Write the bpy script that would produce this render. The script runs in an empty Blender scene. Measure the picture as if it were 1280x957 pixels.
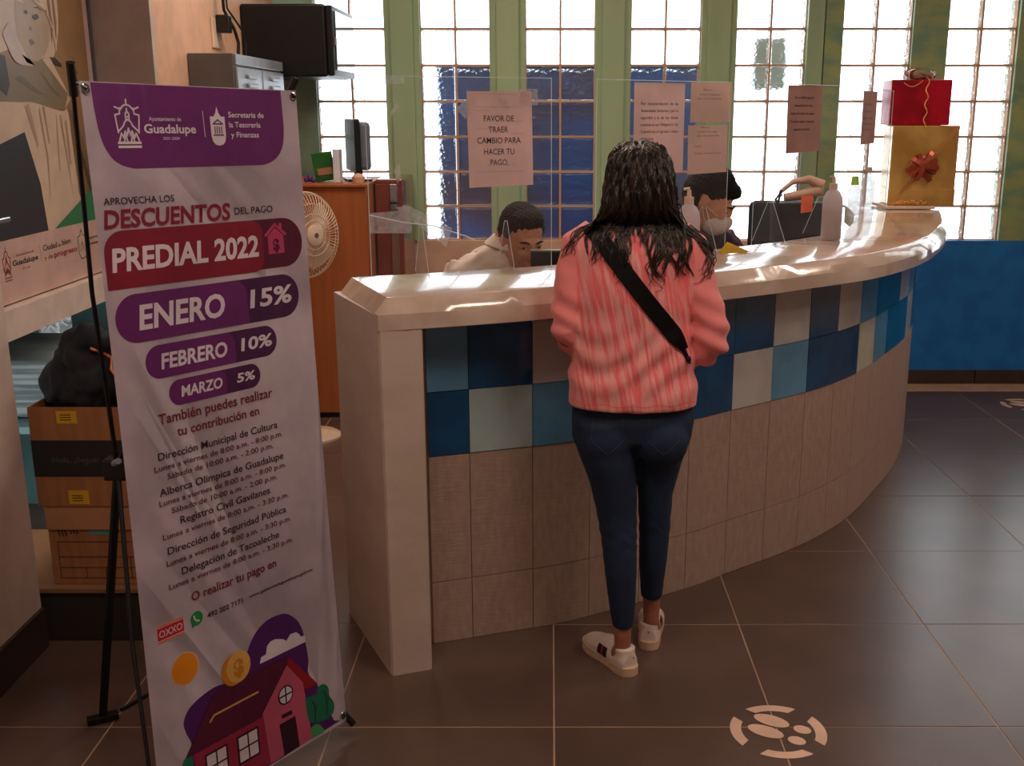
import bpy, bmesh, math, random
from mathutils import Vector, Matrix
from mathutils.bvhtree import BVHTree
C = bpy.context.scene.collection
S = bpy.context.scene
R = random.Random(7)
# ------------------------------------------------------------------ camera, world, light, exposure
FPX = 1345.0
cam = bpy.data.cameras.new('camera'); co = bpy.data.objects.new('camera', cam); C.objects.link(co)
cam.sensor_fit = 'HORIZONTAL'; cam.sensor_width = 36; cam.lens = FPX / 1280 * 36
cam.shift_x = (640 - 688) / 1280.0; cam.shift_y = (478 - 478.5) / 1280.0
PITCH = math.atan(338 / FPX)
co.location = (0, 0, 1.61); co.rotation_euler = (math.pi / 2 - PITCH, 0, 0)
cam.clip_start = 0.05; cam.clip_end = 100
S.camera = co
W = bpy.data.worlds.new('sky'); S.world = W; W.use_nodes = True
bg = W.node_tree.nodes['Background']; bg.inputs[0].default_value = (0.90, 0.96, 1.0, 1); bg.inputs[1].default_value = 4.2
S.view_settings.view_transform = 'Standard'; S.view_settings.look = 'None'
S.view_settings.exposure = 0.0; S.view_settings.gamma = 1; S.view_settings.use_curve_mapping = False
try:
    S.cycles.max_bounces = 10; S.cycles.diffuse_bounces = 4; S.cycles.glossy_bounces = 4
    S.cycles.transmission_bounces = 10; S.cycles.transparent_max_bounces = 24
    S.cycles.sample_clamp_indirect = 4.0; S.cycles.use_denoising = True
except Exception: pass
WARM = (1.0, 0.80, 0.66)
def area(name, loc, size, power, col, rot=(0, 0, 0), spread=180):
    l = bpy.data.lights.new(name, 'AREA'); l.shape = 'RECTANGLE'; l.size, l.size_y = size; l.energy = power; l.color = col
    l.spread = math.radians(spread)
    o = bpy.data.objects.new(name, l); C.objects.link(o); o.location = loc; o.rotation_euler = rot
    return o
# ------------------------------------------------------------------ materials
def lin(c):
    c = c / 255.0
    return c / 12.92 if c <= 0.04045 else ((c + 0.055) / 1.055) ** 2.4
def rgb(c): return (lin(c[0]), lin(c[1]), lin(c[2]), 1)
MATS = {}
def mat(name, col, rough=0.6, metal=0, var=None, vscale=(8, 8, 8), vdetail=3, vlo=.4, vhi=.6, bump=0, bscale=60, bvec=None, spec=.5, coat=0, emis=None, sheen=0, trans=0, coords='Object'):
    if name in MATS: return MATS[name]
    m = bpy.data.materials.new(name); m.use_nodes = True; nt = m.node_tree; b = nt.nodes['Principled BSDF']
    b.inputs['Base Color'].default_value = rgb(col); b.inputs['Roughness'].default_value = rough; b.inputs['Metallic'].default_value = metal
    b.inputs['Specular IOR Level'].default_value = spec; b.inputs['Coat Weight'].default_value = coat
    b.inputs['Sheen Weight'].default_value = sheen; b.inputs['Transmission Weight'].default_value = trans
    if emis: b.inputs['Emission Color'].default_value = rgb(emis[0]); b.inputs['Emission Strength'].default_value = emis[1]
    tc = nt.nodes.new('ShaderNodeTexCoord')
    def noise(sc, det):
        mp = nt.nodes.new('ShaderNodeMapping'); mp.inputs['Scale'].default_value = sc; nt.links.new(tc.outputs[coords], mp.inputs[0])
        n = nt.nodes.new('ShaderNodeTexNoise'); n.inputs['Scale'].default_value = 1; n.inputs['Detail'].default_value = det; nt.links.new(mp.outputs[0], n.inputs[0]); return n
    n = noise(vscale, vdetail)
    r = nt.nodes.new('ShaderNodeMapRange'); r.inputs[1].default_value = vlo; r.inputs[2].default_value = vhi; nt.links.new(n.outputs[0], r.inputs[0])
    mx = nt.nodes.new('ShaderNodeMix'); mx.data_type = 'RGBA'; nt.links.new(r.outputs[0], mx.inputs[0])
    mx.inputs[6].default_value = rgb(col); mx.inputs[7].default_value = rgb(var if var else tuple(max(0, x * .94) for x in col))
    nt.links.new(mx.outputs[2], b.inputs['Base Color'])
    if bump:
        n2 = noise(bvec or (bscale,) * 3, 3)
        bp = nt.nodes.new('ShaderNodeBump'); bp.inputs['Strength'].default_value = bump; bp.inputs['Distance'].default_value = 0.01
        nt.links.new(n2.outputs[0], bp.inputs['Height']); nt.links.new(bp.outputs[0], b.inputs['Normal'])
    MATS[name] = m; return m
def acrylic_mat():
    m = bpy.data.materials.new('clear_acrylic'); m.use_nodes = True; nt = m.node_tree; nt.nodes.clear()
    o = nt.nodes.new('ShaderNodeOutputMaterial'); t = nt.nodes.new('ShaderNodeBsdfTransparent'); g = nt.nodes.new('ShaderNodeBsdfGlossy')
    d = nt.nodes.new('ShaderNodeBsdfDiffuse'); d.inputs[0].default_value = (.7, .75, .8, 1)
    t.inputs[0].default_value = (.965, .975, .98, 1); g.inputs[1].default_value = 0.03
    f = nt.nodes.new('ShaderNodeFresnel'); f.inputs[0].default_value = 1.3
    a = nt.nodes.new('ShaderNodeMixShader'); a.inputs[0].default_value = .03; nt.links.new(t.outputs[0], a.inputs[1]); nt.links.new(d.outputs[0], a.inputs[2])
    b = nt.nodes.new('ShaderNodeMixShader'); nt.links.new(f.outputs[0], b.inputs[0]); nt.links.new(a.outputs[0], b.inputs[1]); nt.links.new(g.outputs[0], b.inputs[2])
    nt.links.new(b.outputs[0], o.inputs[0]); return m
def tape_mat(name, amt):
    m = bpy.data.materials.new(name); m.use_nodes = True; nt = m.node_tree; nt.nodes.clear()
    o = nt.nodes.new('ShaderNodeOutputMaterial'); t = nt.nodes.new('ShaderNodeBsdfTransparent')
    d = nt.nodes.new('ShaderNodeBsdfPrincipled'); d.inputs['Base Color'].default_value = (.8, .85, .9, 1); d.inputs['Roughness'].default_value = .2
    n = nt.nodes.new('ShaderNodeTexNoise'); n.inputs['Scale'].default_value = 60; tc = nt.nodes.new('ShaderNodeTexCoord'); nt.links.new(tc.outputs['Object'], n.inputs[0])
    r = nt.nodes.new('ShaderNodeMapRange'); r.inputs[3].default_value = amt * .4; r.inputs[4].default_value = amt * 1.6; nt.links.new(n.outputs[0], r.inputs[0])
    b = nt.nodes.new('ShaderNodeMixShader'); nt.links.new(r.outputs[0], b.inputs[0]); nt.links.new(t.outputs[0], b.inputs[1]); nt.links.new(d.outputs[0], b.inputs[2])
    nt.links.new(b.outputs[0], o.inputs[0]); return m
def glass_block_mat():
    m = bpy.data.materials.new('pebbled_block_glass'); m.use_nodes = True; nt = m.node_tree; nt.nodes.clear()
    o = nt.nodes.new('ShaderNodeOutputMaterial'); t = nt.nodes.new('ShaderNodeBsdfTransparent'); t.inputs[0].default_value = (.93, .96, .98, 1)
    g = nt.nodes.new('ShaderNodeBsdfGlossy'); g.inputs[1].default_value = .15; rf = nt.nodes.new('ShaderNodeBsdfRefraction'); rf.inputs['IOR'].default_value = 1.25; rf.inputs['Roughness'].default_value = .04
    tc = nt.nodes.new('ShaderNodeTexCoord'); n = nt.nodes.new('ShaderNodeTexNoise'); n.inputs['Scale'].default_value = 45; n.inputs['Detail'].default_value = 2; nt.links.new(tc.outputs['Object'], n.inputs[0])
    bp = nt.nodes.new('ShaderNodeBump'); bp.inputs['Strength'].default_value = .8; bp.inputs['Distance'].default_value = .012; nt.links.new(n.outputs[0], bp.inputs['Height'])
    nt.links.new(bp.outputs[0], rf.inputs['Normal']); nt.links.new(bp.outputs[0], g.inputs['Normal'])
    a = nt.nodes.new('ShaderNodeMixShader'); a.inputs[0].default_value = .45; nt.links.new(t.outputs[0], a.inputs[1]); nt.links.new(rf.outputs[0], a.inputs[2])
    b = nt.nodes.new('ShaderNodeMixShader'); b.inputs[0].default_value = .04; nt.links.new(a.outputs[0], b.inputs[1]); nt.links.new(g.outputs[0], b.inputs[2])
    nt.links.new(b.outputs[0], o.inputs[0]); return m
M_ACR = acrylic_mat(); M_TAPE = tape_mat('clear_tape', .36); M_BOTTLE = tape_mat('frosted_plastic', .42); M_GB = glass_block_mat()
M_ACRE = mat('acrylic_edge', (225, 235, 240), .25)
M_TILE = mat('brown_floor_tile', (102, 80, 70), .30, var=(92, 72, 63), vscale=(3, 3, 3), bump=.008, bscale=25, spec=.75)
M_GROUT = mat('pale_grout', (190, 155, 130), .9)
M_PAINT = mat('cream_paint', (214, 192, 178), .4, var=(206, 184, 170), vscale=(5, 5, 12), bump=.12, bscale=30, spec=.55)
M_PAINTS = mat('cream_slab_paint', (222, 200, 186), .15, var=(202, 176, 158), vscale=(6, 6, 6), bump=.05, bscale=30, spec=.8, coat=.6)
M_LINEN = mat('linen_tile', (190, 163, 148), .5, var=(172, 146, 131), vscale=(60, 60, 22), vdetail=5, vlo=.3, vhi=.75, bump=.15, bvec=(20, 20, 200))
M_WH = mat('white_wall', (226, 205, 192), .7, bump=.05, bscale=40)
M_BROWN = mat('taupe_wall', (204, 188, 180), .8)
M_TAN = mat('tan_wall', (222, 178, 148), .7)
M_GREEN = mat('pale_green_wall', (172, 196, 152), .45, var=(158, 186, 146), vscale=(3, 3, 1))
M_GREEN2 = mat('sponged_green_wall', (158, 174, 118), .5, var=(120, 156, 124), vscale=(5, 5, 11), vdetail=5, vlo=.42, vhi=.62)
M_BLUE = mat('blue_wall', (30, 126, 205), .45, var=(26, 112, 190), bump=.05)
M_BASE = mat('dark_base_tile', (70, 54, 50), .4)
M_MORT = mat('mortar', (214, 172, 138), .8)
M_TEAL = mat('teal_laminate', (96, 142, 148), .5)
M_CEIL = mat('ceiling_white', (225, 215, 205), .8)
M_BLACK = mat('black_plastic', (18, 18, 20), .35)
M_BLACKM = mat('black_metal', (22, 23, 26), .4, metal=.3)
M_STEEL = mat('grey_steel', (176, 186, 198), .35, metal=.4)
M_STEELD = mat('grey_enamel', (120, 118, 118), .5)
M_CHROME = mat('chrome', (215, 215, 220), .12, metal=1)
M_ORANGE = mat('orange_wood', (178, 100, 50), .65, var=(166, 92, 46), vscale=(30, 30, 2), vdetail=4)
M_RED = mat('red_brown_gloss', (120, 50, 34), .2, coat=.5)
M_CARD = mat('cardboard', (168, 112, 70), .8, var=(156, 102, 62), vscale=(40, 40, 4))
M_CARD2 = mat('cardboard_pale', (186, 132, 92), .8)
M_CARDK = mat('black_print_band', (34, 32, 34), .6)
M_YEL = mat('yellow_label', (225, 170, 30), .6)
M_INK = mat('black_ink', (40, 30, 32), .6)
M_INKG = mat('faded_ink', (105, 85, 84), .7)
M_PAPER = mat('paper', (232, 205, 200), .75)
def translucent(m, amt, col):
    nt = m.node_tree; out = [n for n in nt.nodes if n.type == 'OUTPUT_MATERIAL'][0]; b = nt.nodes['Principled BSDF']
    t = nt.nodes.new('ShaderNodeBsdfTranslucent'); t.inputs[0].default_value = rgb(col); mx = nt.nodes.new('ShaderNodeMixShader'); mx.inputs[0].default_value = amt
    nt.links.new(b.outputs[0], mx.inputs[1]); nt.links.new(t.outputs[0], mx.inputs[2]); nt.links.new(mx.outputs[0], out.inputs[0])
translucent(M_PAPER, .25, (235, 215, 210)); translucent(M_ACRE, .55, (235, 245, 250))
M_WPL = mat('white_plastic', (232, 205, 180), .35)
M_WHITE = mat('white_leather', (232, 214, 200), .45)
M_SOLE = mat('cream_rubber', (222, 190, 160), .6)
M_SKIN = mat('skin', (176, 118, 92), .5, var=(160, 98, 76), vscale=(20, 20, 20))
M_SKINM = mat('tan_skin', (214, 156, 124), .5, var=(200, 140, 108), vscale=(20, 20, 20))
M_HAIR = mat('dark_brown_wet_hair', (20, 14, 12), .34, var=(50, 36, 24), vscale=(60, 60, 8), bump=.4, bvec=(160, 160, 14), spec=.5)
M_HAIRB = mat('short_black_hair', (24, 19, 19), .7, bump=.8, bscale=120, spec=.2)
M_JEAN = mat('navy_denim', (20, 38, 66), .8, var=(30, 52, 84), vscale=(5, 5, 3), vlo=.45, vhi=.75, bump=.1, bscale=300)
M_FABK = mat('black_fabric', (24, 27, 36), .85, var=(36, 37, 42), bump=.3, bscale=50)
# ------------------------------------------------------------------ object helpers
def obj(name, me, m, parent=None):
    if isinstance(me, bmesh.types.BMesh):
        bm = me; me = bpy.data.meshes.new(name); bm.to_mesh(me); bm.free()
    if m is not None and len(me.materials) == 0:
        me.materials.append(m)
    o = bpy.data.objects.new(name, me); C.objects.link(o)
    if parent is not None: o.parent = parent; o.matrix_parent_inverse = Matrix.Translation(parent.location).inverted() if parent.rotation_euler.z == 0 else parent.matrix_basis.inverted()
    return o
def tag(o, label, cat=None, group=None, kind=None):
    o['label'] = label
    if cat: o['category'] = cat
    if group: o['group'] = group
    if kind: o['kind'] = kind
    return o
def thing(name, loc, label, cat, group=None, kind=None):
    o = bpy.data.objects.new(name, None); C.objects.link(o); o.location = loc; o.empty_display_size = .1
    return tag(o, label, cat, group, kind)
def smooth(o, ang=40):
    for p in o.data.polygons: p.use_smooth = True
    try: o.data.set_sharp_from_angle(angle=math.radians(ang))
    except Exception: pass
    return o
def box(bm, x0, x1, y0, y1, z0, z1, bev=0):
    t = bmesh.new(); bmesh.ops.create_cube(t, size=1)
    for v in t.verts: v.co = Vector((x0 + (v.co.x + .5) * (x1 - x0), y0 + (v.co.y + .5) * (y1 - y0), z0 + (v.co.z + .5) * (z1 - z0)))
    if bev: bmesh.ops.bevel(t, geom=t.edges[:], offset=bev, segments=2, affect='EDGES', profile=.5)
    add(bm, t); return bm
def add(bm, t, M=None):
    if M is not None: bmesh.ops.transform(t, matrix=M, verts=t.verts)
    me = bpy.data.meshes.new('t'); t.to_mesh(me); t.free(); bm.from_mesh(me); bpy.data.meshes.remove(me)
def bx(x0, x1, y0, y1, z0, z1, bev=0): return box(bmesh.new(), x0, x1, y0, y1, z0, z1, bev)
def loft(bm, rings, cap=True):
    vs = [[bm.verts.new(p) for p in r] for r in rings]; n = len(rings[0])
    for a, b in zip(vs, vs[1:]):
        for i in range(n): bm.faces.new((a[i], a[(i + 1) % n], b[(i + 1) % n], b[i]))
    if cap: bm.faces.new(vs[0][::-1]); bm.faces.new(vs[-1])
    bmesh.ops.recalc_face_normals(bm, faces=bm.faces[:])
    return bm
def ering(c, rx, ry, n=20, e=2.0, ang=0):
    out = []
    for i in range(n):
        a = 2 * math.pi * i / n; ca, sa = math.cos(a), math.sin(a)
        x = rx * math.copysign(abs(ca) ** (2 / e), ca); y = ry * math.copysign(abs(sa) ** (2 / e), sa)
        out.append(Vector((c[0] + x * math.cos(ang) - y * math.sin(ang), c[1] + x * math.sin(ang) + y * math.cos(ang), c[2])))
    return out
def tube(bm, pts, rad, n=8, cap=True):
    pts = [Vector(p) for p in pts]
    if not isinstance(rad, (list, tuple)): rad = [rad] * len(pts)
    up = None; rings = []
    for i, p in enumerate(pts):
        t = (pts[min(i + 1, len(pts) - 1)] - pts[max(i - 1, 0)]).normalized()
        if up is None:
            up = t.orthogonal().normalized()
        up = (up - t * up.dot(t)).normalized(); s = t.cross(up)
        rings.append([p + (up * math.cos(2 * math.pi * k / n) + s * math.sin(2 * math.pi * k / n)) * rad[i] for k in range(n)])
    t = bmesh.new(); loft(t, rings, cap); add(bm, t); return bm
def lathe(bm, prof, c, axis=(0, 0, 1), n=24):
    q = Vector((0, 0, 1)).rotation_difference(Vector(axis).normalized())
    t = bmesh.new(); loft(t, [[Vector(c) + q @ Vector((max(r, 1e-4) * math.cos(2 * math.pi * k / n), max(r, 1e-4) * math.sin(2 * math.pi * k / n), z)) for k in range(n)] for r, z in prof])
    add(bm, t); return bm
def ell(bm, c, r, M=None, seg=20):
    t = bmesh.new(); bmesh.ops.create_uvsphere(t, u_segments=seg, v_segments=seg // 2, radius=1)
    L = Matrix.Translation(Vector(c)) @ Matrix.Diagonal((r[0], r[1], r[2], 1))
    add(bm, t, (M or Matrix()) @ L); return bm
def prism(bm, poly, z0, z1):
    t = bmesh.new(); loft(t, [[Vector((x, y, z0)) for x, y in poly], [Vector((x, y, z1)) for x, y in poly]]); add(bm, t); return bm
def remesh(bm, voxel, it=6, fac=.5, disp=None):
    me = bpy.data.meshes.new('r'); bm.to_mesh(me); bm.free(); o = bpy.data.objects.new('r', me); C.objects.link(o)
    r = o.modifiers.new('a', 'REMESH'); r.mode = 'VOXEL'; r.voxel_size = voxel
    if it: s = o.modifiers.new('b', 'SMOOTH'); s.iterations = it; s.factor = fac
    dg = bpy.context.evaluated_depsgraph_get(); out = bpy.data.meshes.new_from_object(o.evaluated_get(dg)); bpy.data.objects.remove(o); bpy.data.meshes.remove(me)
    out.materials.clear()
    for p in out.polygons: p.use_smooth = True
    if disp:
        ns = [v.normal.copy() for v in out.vertices]
        for v, n in zip(out.vertices, ns): v.co += n * disp(v.co)
    return out
def res(poly, n):
    P = [Vector((p[0], p[1])) for p in poly]; L = [0]
    for a, b in zip(P, P[1:]): L.append(L[-1] + (b - a).length)
    out = []
    for i in range(n):
        s = L[-1] * i / (n - 1); j = max(k for k in range(len(L)) if L[k] <= s + 1e-9); j = min(j, len(P) - 2)
        out.append(P[j].lerp(P[j + 1], (s - L[j]) / (L[j + 1] - L[j])))
    return out
def cr(poly, per=8):      # Catmull-Rom smoothing
    P = [Vector((p[0], p[1])) for p in poly]; P = [P[0] * 2 - P[1]] + P + [P[-1] * 2 - P[-2]]; out = []
    for i in range(1, len(P) - 2):
        a, b, c, d = P[i - 1:i + 3]
        for k in range(per):
            t = k / per; out.append(.5 * ((2 * b) + (c - a) * t + (2 * a - 5 * b + 4 * c - d) * t * t + (3 * b - a - 3 * c + d) * t ** 3))
    out.append(P[-2]); return out
# flat print on a plane: f(u, v, off) -> Vector
def shape(f, poly, off):
    bm = bmesh.new(); vs = [bm.verts.new((p[0], p[1], 0)) for p in poly]; fc = bm.faces.new(vs)
    bmesh.ops.triangulate(bm, faces=[fc])
    for v in bm.verts: v.co = f(v.co.x, v.co.y, off)
    return bm
def rnd(L): return [tuple(p) for p in cr(L + [L[0]], 5)[:-1]]
def stroke(bm, f, pts, w, off):
    for a, b in zip(pts, pts[1:]):
        a = Vector(a); b = Vector(b); d = (b - a)
        if d.length < 1e-6: continue
        d.normalize(); n = Vector((-d.y, d.x)) * w / 2; a2 = a - d * w * .3; b2 = b + d * w * .3
        bm.faces.new([bm.verts.new(f(q.x, q.y, off)) for q in (a2 - n, b2 - n, b2 + n, a2 + n)])
def circ(cx, cy, r, n=28, ry=None): return [(cx + r * math.cos(2 * math.pi * i / n), cy + (ry or r) * math.sin(2 * math.pi * i / n)) for i in range(n)]
def rrect(x0, x1, y0, y1, rs, n=8):   # radii: bl, br, tr, tl
    out = []
    for (cx, cy, r, a0) in ((x0 + rs[0], y0 + rs[0], rs[0], 180), (x1 - rs[1], y0 + rs[1], rs[1], 270), (x1 - rs[2], y1 - rs[2], rs[2], 0), (x0 + rs[3], y1 - rs[3], rs[3], 90)):
        for i in range(n + 1): a = math.radians(a0 + 90 * i / n); out.append((cx + r * math.cos(a), cy + r * math.sin(a)))
    return out
def text(f, s, x0, x1, y, h, off, m, parent, bold=0, shear=0, name='lettering'):
    cu = bpy.data.curves.new('t', 'FONT'); cu.body = s; cu.offset = bold; cu.shear = shear; cu.resolution_u = 3
    o = bpy.data.objects.new('t', cu); C.objects.link(o); dg = bpy.context.evaluated_depsgraph_get()
    me = bpy.data.meshes.new_from_object(o.evaluated_get(dg)); bpy.data.objects.remove(o); bpy.data.curves.remove(cu)
    if not me.vertices: return
    xs = [v.co.x for v in me.vertices]; a, b = min(xs), max(xs); k = (x1 - x0) / (b - a); kh = h / .70
    for v in me.vertices: v.co = f(x0 + (v.co.x - a) * k, y + v.co.y * kh, off)
    me.materials.clear(); me.validate(); return obj(name, me, m, parent)
# ------------------------------------------------------------------ floor
fl = tag(obj('floor', bx(-2.4, 5.2, -2.5, 6.6, -.05, -.0012), M_GROUT), 'brown ceramic tile floor with pale grout', 'floor', kind='structure')
tb = bx(-.2975, .2975, -.2975, .2975, -.004, .004); tm = bpy.data.meshes.new('tile'); tb.to_mesh(tm); tb.free(); tm.materials.append(M_TILE)
for i in range(-4, 9):
    for j in range(-7, 7):
        y = 2.593 + .6 * j - .3; x = .01 + .6 * i + .3
        if y > 6.4 or x > 5.3: continue
        o = obj('tile', tm, None, fl); o.location = (x, y, -.004 + R.uniform(-.0006, .0006)); o.rotation_euler = (R.uniform(-.001, .001), R.uniform(-.001, .001), 0)
# ------------------------------------------------------------------ shell
tag(obj('ceiling', bx(-2.4, 5.2, -2.5, 6.7, 2.95, 3.05), M_CEIL), 'plain white ceiling out of view', 'ceiling', kind='structure')
wb = tag(obj('wall_back', bx(-2.4, 1.54, 6.4, 6.56, 2.67, 2.95), M_GREEN), 'back wall with pale green piers between glass block columns', 'wall', kind='structure')
XL = [-1.343 + .6 * k for k in range(9)]       # left edges of the glass columns
obj('lower_band', bx(-2.4, 1.3, 6.395, 6.56, 0, .87), M_TAN, wb)
obj('blue_band', bx(1.3, 5.2, 6.395, 6.56, 0, .87), M_BLUE, wb)
obj('upper_band', bx(1.54, 5.2, 6.4, 6.56, 2.67, 2.95), M_GREEN2, wb)
for k in range(10):
    x1 = XL[k] if k < 9 else 5.2; x0 = (XL[k - 1] + .4) if k else -2.4
    if k == 5:
        obj('pier', bx(x0, 1.548, 6.385, 6.56, .87, 2.67), M_GREEN, wb); obj('pier', bx(1.556, x1, 6.385, 6.56, .87, 2.67), M_GREEN2, wb)
    else:
        bm = bx(x0, x1, 6.4, 6.56, .87, 2.67)
        if 0 < k < 6: box(bm, x0 + .035, x1 - .035, 6.375, 6.41, .87, 2.67, .006)
        obj('pier', bm, mat('bluish_green_wall', (160, 200, 178), .5) if k == 0 else M_GREEN if k < 5 else M_GREEN2, wb)
gb = bx(-.095, .095, -.04, .04, -.095, .095, .014); gme = bpy.data.meshes.new('glass_block'); gb.to_mesh(gme); gb.free(); gme.materials.append(M_GB)
wlab = ['behind the monitor and orange cabinet', 'left half white, right half dark blue', 'behind the change notice, all dark blue low down', 'behind the face mask notice', 'with a grey patch, right of the masked man', 'left of the gift boxes', 'right of the gift boxes', 'at the right frame edge', 'far right outside the frame']
for k in range(9):
    w = thing('window_%d' % (k + 1), (XL[k] + .2, 6.46, .87), 'two wide glass block window column ' + wlab[k], 'window', kind='structure')
    bm = bmesh.new()
    for r in range(10): box(bm, XL[k], XL[k] + .4, 6.43, 6.50, .87 + .2 * r - .006 - (.0 if r else -.006), .87 + .2 * r + (.006 if r < 9 else 0))
    for c in range(3): box(bm, XL[k] + .2 * c - (.006 if c else 0), XL[k] + .2 * c + (.006 if c < 2 else 0), 6.431, 6.499, .87, 2.67)
    obj('mortar_grid', bm, M_MORT, w)
    for r in range(9):
        for c in range(2):
            o = obj('glass_block', gme, None, w); o.matrix_parent_inverse = Matrix(); o.location = (-.1 + .2 * c, 0, .1 + .2 * r)
# baseboard on the right
bm = bmesh.new()
bb = thing('baseboard_back', (3, 6.39, 0), 'dark brown tile baseboard under the blue wall', 'baseboard', kind='structure')
x = 1.99
for q in range(6): obj('tile', bx(x + .6 * q + .003, x + .6 * q + .597, 6.378, 6.395, 0, .085, .002), M_BASE, bb)
# left wall near (foreground) + baseboard
tag(obj('wall_left', bx(-1.95, -1.57, -2.5, 3.05, 0, 2.95), M_WH), 'white plaster wall end at the left frame edge', 'wall', kind='structure')
tag(obj('baseboard_left', bx(-1.572, -1.558, -2.5, 3.05, 0, .13, .002), M_BASE), 'dark baseboard along the foot of the left wall', 'baseboard', kind='structure')
# recess behind: sill beam, teal deep wall, wall end, far left wall
tag(obj('trim_1', bx(-1.95, -1.76, 3.05, 4.45, .885, .985), M_WH), 'thick pale ledge below the poster', 'trim', kind='structure')
tag(obj('wall_recess', bx(-1.95, -1.82, 3.05, 4.45, .985, 2.95), M_WH), 'wall carrying the poster', 'wall', kind='structure')
tag(obj('wall_left_far', bx(-1.95, -1.57, 4.47, 6.4, 0, 2.95), M_TAN), 'pinkish office wall behind the steel lockers', 'wall', kind='structure')
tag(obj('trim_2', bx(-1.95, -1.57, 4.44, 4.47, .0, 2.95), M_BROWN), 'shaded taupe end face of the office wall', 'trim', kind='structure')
tag(obj('trim_3', bx(-1.84, -1.80, 4.425, 4.445, .985, 2.95), M_STEELD), 'slim grey strip beside the poster', 'trim', kind='structure')
bm = bx(-2.4, -1.72, 4.40, 4.44, 0, .68); box(bm, -2.4, -2.14, 4.40, 4.44, .68, .88); box(bm, -1.99, -1.72, 4.40, 4.44, .68, .88); box(bm, -2.14, -1.99, 4.40, 4.44, .86, .88)
tag(obj('window_11', bx(-2.14, -1.99, 4.415, 4.42, .68, .86), tape_mat('tinted_pane', .75)), 'small bright gap seen under the poster ledge', 'window', kind='structure')
tag(obj('wall_niche', bm, M_TEAL), 'teal panel closing the niche under the ledge', 'wall', kind='structure')
bm = bx(-2.4, -2.36, 3.05, 4.4, 0, .88)
tag(obj('wall_niche_side', bm, M_TEAL), 'teal inner side of the niche under the ledge', 'wall', kind='structure')
bm = bx(-2.4, -1.95, 3.05, 4.44, .88, .92); tag(obj('trim_4', bm, M_WH), 'pale top of the niche', 'trim', kind='structure')
tag(obj('wall_right', bx(5.2, 5.3, -2.5, 6.56, 0, 2.95), M_WH), 'right wall outside the frame', 'wall', kind='structure')
tag(obj('wall_front', bx(-2.4, 5.2, -2.6, -2.5, 0, 2.95), M_WH), 'wall behind the viewer', 'wall', kind='structure')
# outside
t = thing('outdoor_kiosk', (.11, 7.1, 0), 'dark blue kiosk outside, seen through the middle glass block windows', 'kiosk')
obj('body', bx(-.70, .93, 6.9, 7.6, 0, 1.86), mat('dark_blue_paint', (34, 78, 160), .5, var=(66, 56, 96), vscale=(1.2, 1, 1.6)), t)
obj('roof_edge', bx(-.72, .95, 6.89, 7.62, 1.86, 1.88), mat('dark_slate', (40, 42, 60), .5), t)
t = thing('meter_box', (1.32, 6.8, 0), 'small grey meter box on a post outside, seen through glass blocks', 'box')
obj('box', bx(1.22, 1.42, 6.72, 6.82, 1.74, 2.04, .01), mat('meter_grey', (180, 186, 196), .5), t); obj('post', bx(1.315, 1.325, 6.82, 6.83, 0, 2.04), MATS['meter_grey'], t)
tag(obj('ground_outside', bx(-6, 9, 6.6, 14, -.06, -.01), mat('concrete', (190, 188, 182), .9)), 'pale concrete yard outside the glass blocks', 'ground', kind='structure')
# ceiling lamps (warm) -- out of view, the room's own except the added right pair
def ceiling_lamp(x, y, p, where):
    t = thing('ceiling_lamp', (x, y, 2.95), 'square warm ceiling lamp ' + where, 'lamp')
    bm = bx(x - .31, x + .31, y - .31, y - .29, 2.90, 2.95); box(bm, x - .31, x + .31, y + .29, y + .31, 2.90, 2.95); box(bm, x - .31, x - .29, y - .29, y + .29, 2.90, 2.95); box(bm, x + .29, x + .31, y - .29, y + .29, 2.90, 2.95)
    obj('frame', bm, M_WPL, t)
    area('ceiling_lamp_light', (x, y, 2.93), (.56, .56), p, WARM)
LAMP = 14
ceiling_lamp(-.6, 1.6, LAMP, 'over the banner'); ceiling_lamp(1.2, 1.6, LAMP * 1.2, 'over the waiting floor'); ceiling_lamp(.3, 4.6, LAMP * 1.3, 'over the clerks')
ceiling_lamp(-.9, 4.9, LAMP, 'over the orange cabinet')
ceiling_lamp(2.9, 4.2, LAMP * 1.4, 'added to brighten the blue wall'); ceiling_lamp(2.6, 1.6, LAMP, 'added to brighten the right of the waiting floor')  # added fill lamps that brighten the right side of the room
# ------------------------------------------------------------------ counter
base = cr([(-.367, 3.057), (-.123, 3.143), (.078, 3.221), (.48, 3.465), (.623, 3.578), (.956, 3.843), (1.209, 4.127), (1.438, 4.494), (1.64, 4.86), (1.834, 5.351), (1.93, 5.8), (1.9, 6.02)], 6)
BL_ = [0]
for a, b in zip(base, base[1:]): BL_.append(BL_[-1] + (b - a).length)
def bpt(s, off=0, z=0):
    s = max(0, min(s, BL_[-1] - 1e-4)); j = max(k for k in range(len(BL_)) if BL_[k] <= s); j = min(j, len(base) - 2)
    d = (base[j + 1] - base[j]); p = base[j] + d * ((s - BL_[j]) / d.length); d.normalize(); n = Vector((d.y, -d.x))
    p = p + n * off; return Vector((p.x, p.y, z))
ct = thing('reception_counter', (.3, 3.4, 0), 'long curved cream reception counter with blue tile bands', 'counter')
outer = cr([(-.466, 2.861), (-.34, 2.905), (.005, 3.05), (.557, 3.37), (.993, 3.68), (1.235, 3.90), (1.514, 4.30), (1.80, 4.90), (1.965, 5.38), (2.06, 5.7), (2.07, 5.95), (2.0, 6.12), (1.85, 6.18)], 6)
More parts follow.
